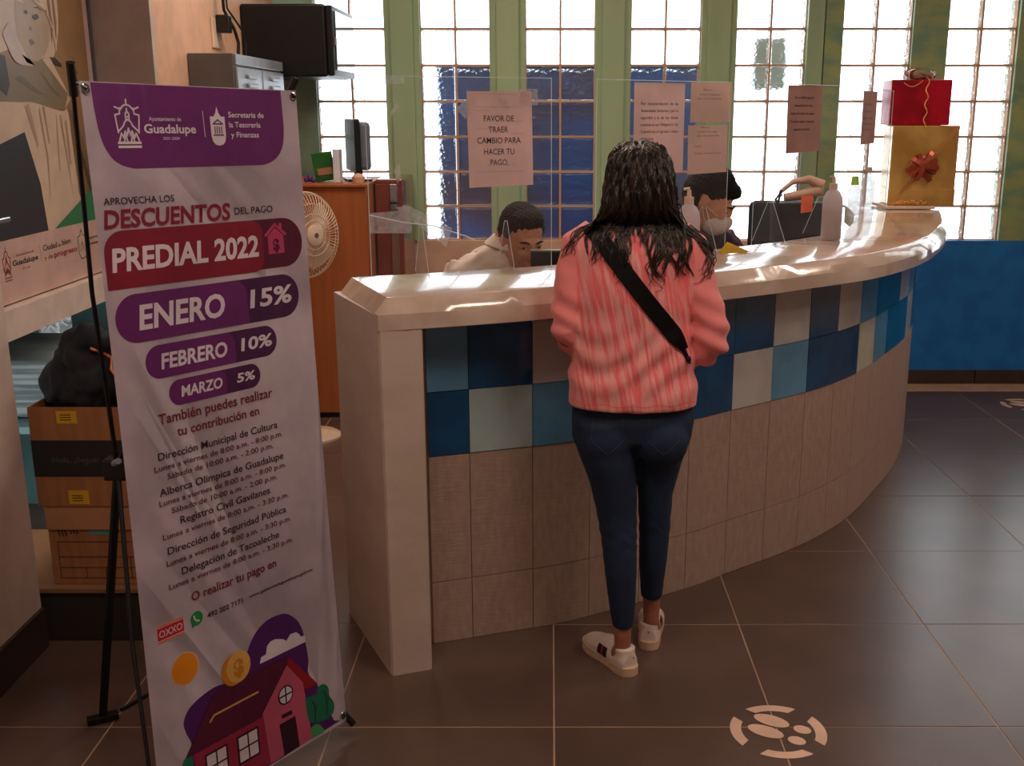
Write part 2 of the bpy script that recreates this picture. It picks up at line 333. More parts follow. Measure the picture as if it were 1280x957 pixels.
inner = cr([(-.64, 3.26), (-.414, 3.345), (-.216, 3.43), (.005, 3.54), (.311, 3.75), (.665, 4.01), (.86, 4.17), (1.081, 4.39), (1.246, 4.59), (1.45, 5.15), (1.55, 5.6), (1.60, 5.9), (1.65, 6.1)], 6)
N = 60; O = res(outer, N); I = res(inner, N); rings = []
def slab_ring(o, i, flat=False):
    d = (o - i).normalized(); zt = 1.078 if flat else 1.12
    P = [(i, 1.03), (i, zt), (o - d * .036, zt), (o - d * .03, zt - (.0 if flat else .002)), (o, 1.078), (o, 1.034), (o - d * .008, 1.03), (o - d * .14, 1.012), (i + d * .02, 1.012)]
    return [Vector((p.x, p.y, z)) for p, z in P]
d0 = (O[1] - O[0]).normalized() * .034
rings.append(slab_ring(O[0], I[0], True)); rings.append(slab_ring(O[0] + d0, I[0] + d0))
for o, i in zip(O[1:], I[1:]): rings.append(slab_ring(o, i))
for r in rings[2:]:
    for v in r: v += Vector((R.gauss(0, .0005), R.gauss(0, .0005), R.gauss(0, .00015)))
bm = loft(bmesh.new(), rings); smooth(obj('worktop', bm, M_PAINTS, ct), 35)
bm = prism(bmesh.new(), [(-.466, 2.861), (-.351, 2.903), (-.551, 3.315), (-.666, 3.273)], .0, 1.075)
bmesh.ops.bevel(bm, geom=[e for e in bm.edges if abs(e.verts[0].co.z - e.verts[1].co.z) > .5], offset=.004, segments=2, affect='EDGES'); obj('end_wall', bm, M_PAINT, ct)
# core
rr = []
for k in range(61):
    s = BL_[-1] * k / 60; rr.append([bpt(s, -.012, 0), bpt(s, -.012, 1.02), bpt(s, -.13, 1.02), bpt(s, -.13, 0)])
obj('core', loft(bmesh.new(), rr), M_LINEN, ct)
def curved(s0, s1, z0, z1, t=.012, o=.0, n=3):
    s0 += .0012; s1 -= .0012; z0 += .0012; z1 -= .0012
    rg = []
    for k in range(n + 1):
        s = s0 + (s1 - s0) * k / n; rg.append([bpt(s, o, z0), bpt(s, o, z1), bpt(s, o - t, z1), bpt(s, o - t, z0)])
    return loft(bmesh.new(), rg)
MT = {'t': mat('teal_glazed_tile', (106, 164, 202), .2, coat=.3, var=(98, 152, 190)), 'n': mat('navy_glazed_tile', (16, 84, 134), .15, coat=.4, var=(14, 72, 118)),
      'w': mat('grey_white_glazed_tile', (208, 206, 204), .2, coat=.3), 'g': mat('pale_sage_glazed_tile', (180, 204, 204), .2, coat=.3), 'b': mat('blue_glazed_tile', (14, 112, 170), .15, coat=.4), 'y': mat('cream_glazed_tile', (214, 212, 192), .2, coat=.3)}
top = 't n w t n n n w n w t b b w t n w n w'.split(); bot = 'n g t w g n w t n n y t b b w n t w n'.split()
edges = [0.004] + [.131 + .2 * k for k in range(18)]; edges = [e for e in edges if e < BL_[-1]] + [BL_[-1]]
for k in range(len(edges) - 1):
    s0, s1 = edges[k], edges[k + 1]
    obj('tile', curved(s0, s1, .81, 1.005, o=R.uniform(-.0006, .0008)), MT[top[k]], ct)
    obj('tile', curved(s0, s1, .612, .81, o=R.uniform(-.0006, .0008)), MT[bot[k]], ct)
    obj('panel', curved(s0, s1, .205, .612, o=-.003), M_LINEN, ct)
    obj('panel', curved(s0, s1, .0, .205, o=-.003), M_LINEN, ct)
# inner work shelf
ish = []
for k in range(N):
    p = I[k]; d = (I[k] - O[k]).normalized(); ish.append([Vector((p.x + d.x * a, p.y + d.y * a, z)) for a, z in ((-.03, .72), (-.03, .75), (.22, .75), (.22, .72))])
obj('work_shelf', loft(bmesh.new(), ish[4:50]), M_ORANGE, ct)
for k in (6, 20, 34, 47):
    p = I[k]; d = (I[k] - O[k]).normalized(); d = Vector((d.x, d.y, 0)); n = Vector((-d.y, d.x, 0)); q = Vector((p.x, p.y, 0))
    obj('shelf_bracket', prism(bmesh.new(), [tuple((q + d * a + n * b).xy) for a, b in ((-.05, -.012), (.2, -.012), (.2, .012), (-.05, .012))], .0, .72), M_STEELD, ct)
# ------------------------------------------------------------------ acrylic screens
ZT = 1.715
def plane_f(p0, p1, z0=1.12, front=1):
    p0 = Vector((*p0, z0)); p1 = Vector((*p1, z0)); U = (p1 - p0).normalized(); Nn = Vector((U.y, -U.x, 0)) * front
    return lambda u, v, off: p0 + U * u + Vector((0, 0, v)) + Nn * off, (p1 - p0).length
def screen(p0, p1, label, feet):
    f, L = plane_f(p0, p1); t = thing('acrylic_screen', ((p0[0] + p1[0]) / 2, (p0[1] + p1[1]) / 2, 1.122), label, 'screen', 'clear screens on the counter')
    H_ = ZT - 1.122
    bm = bmesh.new(); vs = [bm.verts.new(f(u, v, 0)) for u, v in ((0, .002), (L, .002), (L, H_), (0, H_))]; bm.faces.new(vs); obj('sheet', bm, M_ACR, t)
    for a, b in (((0, .002), (0, H_)), ((0, H_), (L, H_)), ((L, H_), (L, .002))):
        e = bmesh.new(); tube(e, [f(a[0], a[1], 0), f(b[0], b[1], 0)], .0014, 4); obj('polished_edge', e, M_ACRE, t)
    for u in feet:
        bm = bmesh.new(); pts = [f(u, .002, -.075), f(u, .002, .075), f(u, .155, .012), f(u, .155, -.012)]
        bm.faces.new([bm.verts.new(p) for p in pts]); ft = obj('triangular_foot', bm, M_ACR, t)
        e = bmesh.new()
        for a, b in ((0, 3), (3, 2), (2, 1)): tube(e, [pts[a], pts[b]], .0012, 4)
        obj('foot_edge', e, M_ACRE, ft)
    return t, f, L
s1, f1, L1 = screen((-.545, 3.262), (.003, 3.50), 'clear acrylic screen at the left, cracked and mended with tape', (.16, .44))
s2, f2, L2 = screen((.151, 3.62), (.645, 3.985), 'clear acrylic screen in front of the masked clerk', (.10, .50))
s3, f3, L3 = screen((.76, 4.075), (1.20, 4.54), 'clear acrylic screen right of the masked clerk', (.12, .50))
s4, f4, L4 = screen((1.27, 4.68), (1.71, 5.55), 'clear acrylic screen nearest the gift boxes', ())
# tape and crack on screen 1
bm = bmesh.new(); stroke(bm, f1, [(0.0, .19), (.10, .165), (.2, .15), (.30, .115), (.335, .10)], .003, .004); obj('crack', bm, M_ACRE, s1)
for pl in ([(0, .135), (.0, .195), (.10, .20), (.13, .17), (.13, .13)], [(.08, .21), (.12, .215), (.26, .14), (.24, .08)], [(.01, .36), (.05, .36), (.05, .40), (.01, .40)]):
    obj('tape', shape(f1, pl, .003), M_TAPE, s1)
for pl in ([(.28, .50), (.34, .55), (.35, .52), (.31, .47)], [(.40, .53), (.42, .55), (.46, .51), (.45, .50)], [(.49, .51), (.55, .51), (.55, .56), (.49, .56)], [(.05, .57), (.12, .57), (.12, .59), (.05, .59)], [(.07, .47), (.10, .50), (.10, .52), (.075, .49)], [(.09, .28), (.10, .30), (.10, .34), (.08, .32)]):
    obj('tape', shape(f1, pl, .003), M_TAPE, s1)
bm = bmesh.new(); stroke(bm, f3, [(.02, .28), (.03, .275)], .006, .004); stroke(bm, f3, [(.27, .23), (.29, .24), (.30, .27)], .01, .004); obj('tape', bm, M_TAPE, s3)
def paper(name, f, x0, x1, y0, y1, label, lines, cat='notice', m=M_PAPER, sk=0, off=.006, group=None):
    mid = f((x0 + x1) / 2, y0, off); p = shape(f, [(x0, y0), (x1, y0 + sk), (x1 - sk, y1), (x0 - sk, y1 - sk * .3)], off)
    r = bmesh.ops.solidify(p, geom=p.faces[:], thickness=-.0006)
    o = tag(obj(name, p, m), label, cat, group)
    for (s, a, b, y, h, mm, bd) in lines: text(f, s, x0 + a, x0 + b, y0 + y, h, off + .0012, mm, o, bold=bd)
    return o
M_PAPERK = mat('paper_ink', (60, 44, 48), .7)
n1 = paper('paper_notice', f1, .318, .532, .262, .552, 'printed sheet about bringing change, taped on the left screen', [
    ('FAVOR DE', .05, .15, .20, .018, M_PAPERK, .006), ('TRAER', .065, .13, .167, .018, M_PAPERK, .006), ('CAMBIO PARA', .028, .172, .134, .018, M_PAPERK, .006), ('HACER TU', .05, .15, .10, .018, M_PAPERK, .006), ('PAGO.', .07, .13, .067, .018, M_PAPERK, .006)], sk=.004)
bm = bmesh.new()
for (a, b, y) in ((.385, .48, .543), (.34, .50, .505), (.335, .39, .495), (.44, .50, .462), (.345, .40, .44), (.45, .50, .425), (.38, .47, .33), (.345, .50, .31)): stroke(bm, f1, [(a, y), (b, y)], .0012, .0075)
obj('show_through', bm, mat('show_through_ink', (196, 168, 164), .8), n1)
f2b = f2
paper('paper_notice', f2, .155, .385, .285, .585, 'printed sheet about wearing face masks, above the woman', [
    ('Por  recomendación  de  las', 0.03, .20, .228, .010, M_PAPERK, .004), ('Autoridades Sanitarias y por tu', 0.03, .20, .205, .010, M_PAPERK, .004), ('seguridad  y  la  de  los  demás', 0.03, .20, .182, .010, M_PAPERK, .004),
    ('continúa el uso Obligatorio del', 0.03, .20, .159, .010, M_PAPERK, .004), ('Cubrebocas al ingresar a estas', 0.03, .20, .136, .010, M_PAPERK, .004), ('instalaciones.', .027, .09, .113, .010, M_PAPERK, .004)])
M_PAPT = mat('paper_tan', (228, 200, 186), .75); translucent(M_PAPT, .25, (230, 205, 195))
fb, _ = plane_f((.15, 3.66), (.645, 4.02))
paper('paper_sheet', f2, .425, .625, .455, .59, 'pale half sheet stuck on the upper right of the middle screen', [('Banco', .06, .10, .108, .006, M_INKG, .004), ('Cuenta de depósito', .04, .14, .092, .006, M_INKG, .004), ('en ventanilla', .03, .15, .078, .006, M_INKG, .004)], m=M_PAPT, off=-.006)
paper('paper_sheet', f2, .42, .615, .275, .445, 'pale half sheet stuck on the middle screen, lower of the two', [('Banco', .06, .10, .16, .006, M_INKG, .004), ('Cuenta de pago', .04, .14, .145, .006, M_INKG, .004), ('en ventanilla', .04, .15, .131, .006, M_INKG, .004), ('Sucursal', .03, .06, .095, .006, M_INKG, .004), ('Clabe interbancaria', .03, .16, .07, .006, M_INKG, .004)], m=M_PAPT, sk=.004, off=-.006)
M_PAPG = mat('paper_grey', (196, 160, 150), .8)
paper('paper_notice', f3, .20, .455, .335, .59, 'printed sheet with five bold underlined lines on the third screen', [
    ('No se recibirán pagos de', .045, .185, .205, .010, M_PAPERK, .014), ('mensualidad a la visita,', .045, .18, .175, .010, M_PAPERK, .014), ('dentro del horario de captura', .02, .195, .145, .010, M_PAPERK, .014), ('El horario antes y después', .02, .195, .115, .010, M_PAPERK, .014), ('después de solicitar.', .045, .17, .086, .010, M_PAPERK, .014)], m=M_PAPG, sk=.006)
paper('paper_notice', f4, .20, .52, .35, .58, 'narrow looking sheet on the screen beside the gift boxes', [
    ('Se reciben', .05, .2, .17, .009, M_INKG, .014), ('pagos en', .06, .19, .14, .009, M_INKG, .014), ('horario de lunes', .03, .23, .11, .009, M_INKG, .014), ('a viernes antes', .03, .23, .085, .009, M_INKG, .014), ('de cierre', .07, .19, .06, .009, M_INKG, .014)], m=M_PAPG)
paper('sticky_note', f3, .335, .425, .10, .165, 'small pink sticky note low on the third screen', [], m=mat('pink_note', (240, 140, 110), .7), cat='note')
# ------------------------------------------------------------------ things on the counter
FROST = mat('frosted_body', (236, 222, 222), .25); translucent(FROST, .55, (240, 232, 234)); GEL = mat('milky_gel', (215, 200, 205), .3); translucent(GEL, .6, (235, 228, 230))
def bottle(x, y, label):
    t = thing('sanitizer_bottle', (x, y, 1.122), label, 'bottle', 'sanitizer bottles on the counter')
    bm = lathe(bmesh.new(), [(.0, 0), (.036, 0), (.039, .004), (.039, .145), (.036, .165), (.026, .185), (.014, .195), (.013, .2)], (x, y, 1.122)); smooth(obj('body', bm, FROST, t))
    bm = lathe(bmesh.new(), [(.0, 0), (.034, 0), (.036, .003), (.036, .12), (.0, .121)], (x, y, 1.126)); smooth(obj('gel', bm, GEL, t))
    bm = lathe(bmesh.new(), [(.0, .0), (.016, 0), (.016, .022), (.008, .024), (.0065, .045), (.0, .046)], (x, y, 1.318)); smooth(obj('cap', bm, M_WPL, t))
    bm = tube(bmesh.new(), [(x, y, 1.362), (x, y - .001, 1.368), (x - .018, y - .004, 1.366)], .004, 6); obj('spout', bm, M_WPL, t)
bottle(1.105, 4.256, 'frosted sanitizer pump bottle standing near the pink sticky note')
bottle(.455, 3.57, 'frosted sanitizer pump bottle half hidden by the womans hair')
bm = bmesh.new(); vs = [bm.verts.new(p) for p in ((.60, 3.80, 1.123), (.72, 3.86, 1.123), (.70, 3.93, 1.124), (.64, 3.90, 1.155), (.61, 3.88, 1.123))]
bm.faces.new((vs[0], vs[1], vs[3])); bm.faces.new((vs[1], vs[2], vs[3])); bm.faces.new((vs[0], vs[3], vs[4])); bmesh.ops.solidify(bm, geom=bm.faces[:], thickness=.001)
tag(obj('folded_paper', bm, mat('yellow_paper', (240, 200, 30), .6)), 'crumpled bright yellow paper on the counter right of the woman', 'paper')
# clear spray bottle with green label
t = thing('clear_bottle', (1.47, 5.27, 1.122), 'clear bottle with bright green neck beside the gift boxes', 'bottle')
smooth(obj('body', lathe(bmesh.new(), [(0, 0), (.03, 0), (.03, .12), (.012, .16), (.011, .18), (0, .18)], (1.47, 5.27, 1.122)), M_BOTTLE, t)); obj('green_band', lathe(bmesh.new(), [(0, 0), (.02, 0), (.015, .04), (0, .04)], (1.47, 5.27, 1.27)), mat('lime', (170, 230, 60), .4), t)
t = thing('clear_bottle', (1.60, 5.50, 1.122), 'plain clear bottle behind the green necked one', 'bottle')
smooth(obj('body', lathe(bmesh.new(), [(0, 0), (.035, 0), (.035, .15), (.014, .18), (.013, .20), (0, .2)], (1.60, 5.50, 1.122)), M_BOTTLE, t)); obj('cap', lathe(bmesh.new(), [(0, 0), (.016, 0), (.016, .02), (0, .02)], (1.60, 5.50, 1.322)), M_WPL, t)
# gifts
M_GOLD = mat('gold_foil', (220, 176, 100), .24, metal=.4, var=(190, 144, 74), vscale=(6, 6, 6), bump=.25, bscale=12)
M_REDF = mat('red_foil', (196, 16, 44), .28, metal=.35, var=(160, 10, 36), vscale=(7, 7, 7), bump=.25, bscale=12)
M_RIB = mat('copper_ribbon', (168, 72, 44), .3, metal=.4); M_RIBG = mat('gold_ribbon', (246, 186, 110), .35, metal=.1)
def bow(c, nrm, s, m, parent, name='bow'):
    bm = bmesh.new(); q = Vector((0, 0, 1)).rotation_difference(Vector(nrm))
    for k in range(14):
        a = k * 2.4; ln = s * (.55 + .45 * R.random()); e = R.uniform(.2, .9); rg = []
        for i in range(9):
            tt = i / 8 * math.pi; r_ = ln * math.sin(tt) ; h = s * .35 * e * (1 - math.cos(tt)); w = s * .11
            ctr = Vector((math.cos(a) * r_, math.sin(a) * r_, h)); sd = Vector((-math.sin(a), math.cos(a), 0)) * w
            rg.append([Vector(c) + q @ (ctr - sd), Vector(c) + q @ (ctr + sd)])
        for u, v in zip(rg, rg[1:]): bm.faces.new([bm.verts.new(p) for p in (u[0], u[1], v[1], v[0])])
    bmesh.ops.remove_doubles(bm, verts=bm.verts, dist=1e-5); bmesh.ops.solidify(bm, geom=bm.faces[:], thickness=.0008); return obj(name, bm, m, parent)
gx, gy = 1.935, 5.80
tag(obj('cake_board', bx(gx - .19, gx + .06, gy - .17, gy + .1, 1.122, 1.137, .003), M_WPL), 'flat white board under the gold gift box', 'board')
t = thing('gift_box', (gx, gy, 1.138), 'larger gold foil gift box with a diagonal ribbon', 'gift box', 'stacked gift boxes')
GM = Matrix.Rotation(math.radians(-8), 4, 'Z')
bm = bx(-.155, .175, -.14, .14, 0, .405, .006); bmesh.ops.transform(bm, matrix=Matrix.Translation((gx, gy, 1.138)) @ GM, verts=bm.verts); obj('box', bm, M_GOLD, t)
bm = bx(-.157, .177, -.142, .142, 0, .085, .002); bmesh.ops.transform(bm, matrix=Matrix.Translation((gx, gy, 1.138)) @ GM, verts=bm.verts); obj('lower_wrap', bm, M_GOLD, t)
bm = bmesh.new(); g3 = Matrix.Translation((gx, gy, 1.138)) @ GM
def gq(x, z, y=-.1425): return g3 @ Vector((x, y, z))
bm.faces.new([bm.verts.new(p) for p in (gq(-.155, .0), gq(-.135, .0), gq(.175, .385), gq(.175, .405), gq(.155, .405))]); bmesh.ops.solidify(bm, geom=bm.faces[:], thickness=.001); obj('ribbon', bm, M_RIBG, t)
bow(gq(0, .20, -.145), (-.1, -1, .1), .10, M_RIB, t)
bm = bmesh.new()
for k in range(14): a = R.random() * 6; p = gq(-.13 + .012 * k, .012 + .01 * R.random(), -.16); tube(bm, [p + Vector((.012 * math.cos(a + i), .006 * math.sin(a + i * 1.3), .008 * math.sin(i * 1.2))) for i in range(6)], .002, 4)
obj('curled_ribbon', bm, M_RIBG, t)
t = thing('gift_box', (1.905, gy, 1.545), 'smaller red foil gift box stacked on the gold one', 'gift box', 'stacked gift boxes')
bm = bx(-.15, .15, -.12, .12, 0, .225, .005); bmesh.ops.transform(bm, matrix=Matrix.Translation((1.905, gy, 1.545)) @ Matrix.Rotation(math.radians(-6), 4, 'Z'), verts=bm.verts); obj('box', bm, M_REDF, t)
bow((1.905, gy - .02, 1.772), (0, -.1, 1), .10, M_RIB, t)
bm = tube(bmesh.new(), [(1.915 + .008 * math.sin(i * 1.1), gy - .137 - .004 * math.cos(i * 1.1), 1.775 - .013 * i) for i in range(22)], .003, 5); obj('curled_ribbon', bm, M_RIBG, t)
bm = tube(bmesh.new(), [(1.89 - .012 * i, gy - .135, 1.765 - .03 * math.sin(i * .35)) for i in range(9)], .002, 5); obj('curled_ribbon', bm, M_RIBG, t)
# ------------------------------------------------------------------ floor sticker
def sticker(cx, cy, label):
    m = mat('white_floor_vinyl', (236, 196, 172), .45); f = lambda u, v, off: Vector((cx + u, cy + v, .0012 + off))
    t = thing('floor_sticker', (cx, cy, .001), label, 'sticker', 'footprint stickers on the floor')
    for a0 in (45, 135, 225, 315):
        a1 = a0 + 78; ao = a0 + 12
        P = [(.128 * math.cos(math.radians(a)), .128 * math.sin(math.radians(a))) for a in [ao + (a1 - ao) * i / 12 for i in range(13)]]
        Q = [(.098 * math.cos(math.radians(a)), .098 * math.sin(math.radians(a))) for a in [a1 - 6 - (a1 - ao - 12) * i / 12 for i in range(13)]]
        obj('arc', shape(f, P + Q, 0), m, t)
    for dx, dy in ((.0, -.022), (.026, .03)):
        for (ux, uy, rx, ry) in ((-.034, .020, .050, .026), (.040, -.024, .024, .019)):
            c, s_ = math.cos(-.55), math.sin(-.55); P = [(dx + ux + x * c - y * s_, dy + uy + x * s_ + y * c) for x, y in circ(0, 0, rx, 24, ry)]; obj('footprint', shape(f, P, 0), m, t)
sticker(.611, 2.572, 'round white footprint sticker on the floor in front of the counter'); sticker(2.69, 5.89, 'round white footprint sticker by the blue wall at the right')
# ------------------------------------------------------------------ banner stand
BL = Vector((-.8553, 2.0612, .0705)); U = Vector((.5649, .8234, -.044)).normalized(); V = Vector((-.0393, .0922, .995)); V = (V - U * V.dot(U)).normalized(); NN = U.cross(V).normalized()
if NN.y > 0: NN = -NN
def fB(u, v, off): return BL + U * u + V * (v + .003 + .026 * (u - .17)) + NN * (off * .5)
bt = thing('banner_stand', (-.95, 2.45, 0), 'tall purple and white tax discount banner on a black stand', 'banner')
def vinyl(name, col):
    m = mat(name, col, .36, bump=0, spec=.5); nt = m.node_tree; b = nt.nodes['Principled BSDF']; tc = nt.nodes.new('ShaderNodeTexCoord')
    mp = nt.nodes.new('ShaderNodeMapping'); mp.inputs['Rotation'].default_value = (0, 0, 0); mp.inputs['Scale'].default_value = (14, 9, 2.2); mp.inputs['Location'].default_value = (0, 0, 0)
    nt.links.new(tc.outputs['Object'], mp.inputs[0]); n = nt.nodes.new('ShaderNodeTexNoise'); n.inputs['Scale'].default_value = 1; n.inputs['Detail'].default_value = 1.5; n.inputs['Distortion'].default_value = .6; nt.links.new(mp.outputs[0], n.inputs[0])
    bp = nt.nodes.new('ShaderNodeBump'); bp.inputs['Strength'].default_value = .35; bp.inputs['Distance'].default_value = .02; nt.links.new(n.outputs[0], bp.inputs['Height']); nt.links.new(bp.outputs[0], b.inputs['Normal']); return m
VW = vinyl('white_vinyl', (222, 208, 218)); VP = vinyl('purple_print', (104, 30, 104)); VPD = vinyl('plum_print', (70, 24, 74)); VR = vinyl('crimson_print', (132, 20, 48)); VRD = vinyl('wine_print', (84, 16, 50))
VK = vinyl('black_print', (44, 28, 36)); VMR = vinyl('maroon_text', (112, 20, 42)); VTX = vinyl('fine_maroon_text', (84, 16, 30)); VPK = vinyl('pink_print', (186, 60, 104))
sh = bmesh.new(); n_ = 16; w_, h_ = .5653, 1.608
pts = [(w_ * i / n_, 0) for i in range(n_)] + [(w_ - .006 * math.sin(math.pi * i / n_), h_ * i / n_) for i in range(n_)] + [(w_ - w_ * i / n_, h_) for i in range(n_)] + [(.006 * math.sin(math.pi * i / n_), h_ - h_ * i / n_) for i in range(n_)]
shv = [sh.verts.new(fB(a, b, 0)) for a, b in pts]; sh.faces.new(shv); bmesh.ops.solidify(sh, geom=sh.faces[:], thickness=.0008)
bs = obj('banner_sheet', sh, VW, bt)
def pr(name, poly, off, m): return obj(name, shape(fB, poly, off), m, bs)
def tx(s, a, b, y, h, m, bold=0, off=.0028, shear=0): return text(fB, s, a, b, y, h, off, m, bs, bold=bold, shear=shear)
def skew(p): return p
pr('header_panel', [(.024, 1.606)] + [tuple(p) for p in cr([(.026, 1.56), (.032, 1.51), (.045, 1.472), (.067, 1.448), (.10, 1.437), (.13, 1.436)], 5)] + [tuple(p) for p in cr([(.42, 1.436), (.455, 1.438), (.487, 1.451), (.508, 1.475), (.517, 1.51), (.518, 1.55)], 5)] + [(.517, 1.606)], .001, VP)
tx('Ayuntamiento de', .15, .23, 1.533, .0085, VW, .01); tx('Guadalupe', .136, .266, 1.508, .018, VW, .022); tx('2021-2024', .18, .222, 1.494, .006, VW, .005)
tx('Secretaria de', .357, .459, 1.543, .012, VW, .016); tx('la Tesorería', .357, .447, 1.521, .012, VW, .016); tx('y Finanzas', .36, .44, 1.499, .012, VW, .016)
bm = bmesh.new(); stroke(bm, fB, [(.288, 1.555), (.289, 1.50)], .0016, .0028)
# crest 1
q = lambda L: [(.099 + x * .001, 1.478 + y * .001) for x, y in L]
for L in ([(-24, 30), (-28, 66), (-17, 68), (-17, 74), (-8, 84), (0, 87), (8, 84), (17, 74), (17, 68), (28, 66), (24, 30)], [(0, 87), (0, 97)], [(-22, 34), (-11, 44), (-7, 52), (0, 57), (7, 52), (11, 44), (22, 34)], [(-4, 56), (-4, 68), (0, 74), (4, 68), (4, 56)], [(-3, 62), (3, 62)], [(0, 73), (0, 79)],
          [(-23, 14), (-17, 30), (-13, 20), (-8, 34), (-4, 24), (0, 40), (4, 24), (8, 34), (13, 20), (17, 30), (23, 14)], [(-28, 82), (-18, 78), (-14, 80)], [(28, 82), (18, 78), (14, 80)], [(-12, 12), (-8, 26), (-4, 12)], [(4, 12), (8, 26), (12, 12)]): stroke(bm, fB, q(L), .0034, .0028)
for L in ([(-26, 10), (26, 10)], [(-26, 2), (26, 2)]): stroke(bm, fB, q(L), .005, .0028)
obj('crest_lines', bm, VW, bs)['kind'] = 'stuff'
q2 = lambda L: [(.326 + x * .001, 1.478 + y * .001) for x, y in L]
pr('crest_shield', q2([(-20, 25), (-20, 66), (-10, 66), (-4, 74), (0, 88), (4, 74), (10, 66), (20, 66), (20, 25), (17, 12), (10, 5), (0, 3), (-10, 5), (-17, 12)]), .0028, VW)
bm = bmesh.new()
for L in ([(-13, 50), (0, 59), (13, 50), (-13, 50)], [(-13, 26), (13, 26)]): stroke(bm, fB, q2(L), .003, .0034)
for x in (-9, -3, 3, 9): stroke(bm, fB, q2([(x, 30), (x, 44)]), .0028, .0034)
obj('temple_mark', bm, VP, bs)
tx('APROVECHA LOS', .024, .193, 1.365, .014, VK, .008); tx('DESCUENTOS', .019, .339, 1.318, .036, VR, .03, shear=.12); tx('DEL PAGO', .35, .462, 1.328, .015, VK, .008)
pr('predial_panel', rrect(.2, .546, 1.197, 1.312, [.01, .057, .057, .01]), .001, VRD); pr('predial_panel', rrect(.013, .425, 1.193, 1.312, [.002, .03, .03, .045]), .0018, VR)
tx('PREDIAL 2022', .027, .41, 1.230, .046, VW, .032, shear=.1)
H0 = lambda L: [(.464 + x * .001, 1.23 + y * .001) for x, y in L]
pr('house_mark', H0([(-24, 0), (24, 0), (24, 42), (0, 60), (-24, 42)]), .0018, VPK); bm = bmesh.new(); stroke(bm, fB, H0([(-30, 44), (0, 68), (30, 44)]), .007, .0024); stroke(bm, fB, H0([(17, 56), (17, 68)]), .008, .0024); obj('house_roof_mark', bm, VPK, bs)
tx('$', .454, .474, 1.238, .026, VRD, .04)
for (a, b, c, d, e, s1_, s2_, t1, t2, th, r1, r2) in ((.022, .522, 1.078, 1.180, .365, 'ENERO', '15%', (.075, .30), (.37, .50), (.050, .040), 1.105, 1.113), (.081, .441, .994, 1.066, .318, 'FEBRERO', '10%', (.118, .295), (.333, .427), (.032, .028), 1.014, 1.018), (.131, .383, .928, .984, .285, 'MARZO', '5%', (.161, .273), (.313, .367), (.023, .020), .945, .948)):
    r = (d - c) / 2; pr('month_panel', rrect(a + .1, b, c, d, [.01, r * .99, r * .99, .01]), .001, VPD); pr('month_panel', rrect(a, e, c, d, [r * .99, .004, r * .7, r * .99]), .0018, VP)
    tx(s1_, t1[0], t1[1], r1, th[0], VW, .03, shear=.12); tx(s2_, t2[0], t2[1], r2, th[1], VW, .028, shear=.1)
tx('También puedes realizar', .098, .413, .896, .022, VMR, .015); tx('tu contribución en', .141, .369, .862, .020, VMR, .015)
for s, a, b, y, h, m_, bd in (('Dirección Municipal de Cultura', .087, .42, .819, .0165, VK, .011), ('Lunes a viernes de 8:00 a.m. - 8:00 p.m.', .075, .433, .796, .0125, VTX, .008), ('Sábado de 10:00 a.m. - 2:00 p.m.', .105, .401, .774, .0125, VTX, .008),
        ('Alberca Olímpica de Guadalupe', .081, .43, .741, .0165, VK, .011), ('Lunes a viernes de 8:00 a.m. - 8:00 p.m.', .078, .436, .719, .0125, VTX, .008), ('Sábado de 10:00 a.m. - 2:00 p.m.', .107, .405, .697, .0125, VTX, .008),
        ('Registro Civil Gavilanes', .126, .38, .668, .0165, VK, .011), ('Lunes a viernes de 8:00 a.m. - 3:30 p.m.', .078, .436, .644, .0125, VTX, .008), ('Dirección de Seguridad Pública', .086, .424, .609, .0165, VK, .011), ('Lunes a viernes de 8:00 a.m. - 3:30 p.m.', .080, .437, .584, .0125, VTX, .008),
        ('Delegación de Tacoaleche', .116, .396, .554, .0165, VK, .011), ('Lunes a viernes de 8:00 a.m. - 3:30 p.m.', .08, .437, .531, .0125, VTX, .008), ('O realizar tu pago en', .134, .379, .486, .020, VMR, .015),
        ('492 202 7171', .17, .271, .433, .0115, VK, .018), ('www.gobiernodeguadalupe.gob.mx', .29, .492, .437, .008, VK, .01)): tx(s, a, b, y, h, m_, bd)
VO = vinyl('orange_print', (222, 112, 40)); VRR = vinyl('red_print', (196, 30, 34)); VG = vinyl('green_print', (20, 140, 70))
pr('store_badge', rrect(.038, .108, .422, .462, [.001] * 4), .001, VW); pr('store_badge', rrect(.039, .107, .428, .456, [.001] * 4), .0018, VRR)
for y in (.4245, .4595): pr('store_badge', rrect(.039, .107, y - .0018, y + .0018, [.0005] * 4), .0018, VO)
tx('OXXO', .043, .103, .434, .0155, VW, .01)
pr('phone_badge', circ(.142, .443, .0165) , .0018, VG); pr('phone_badge', [(.128, .436), (.136, .428), (.127, .424)], .0018, VG)
bm = bmesh.new(); stroke(bm, fB, [(.135, .451), (.136, .444), (.141, .438), (.148, .436)], .004, .0026); obj('phone_mark', bm, VW, bs)
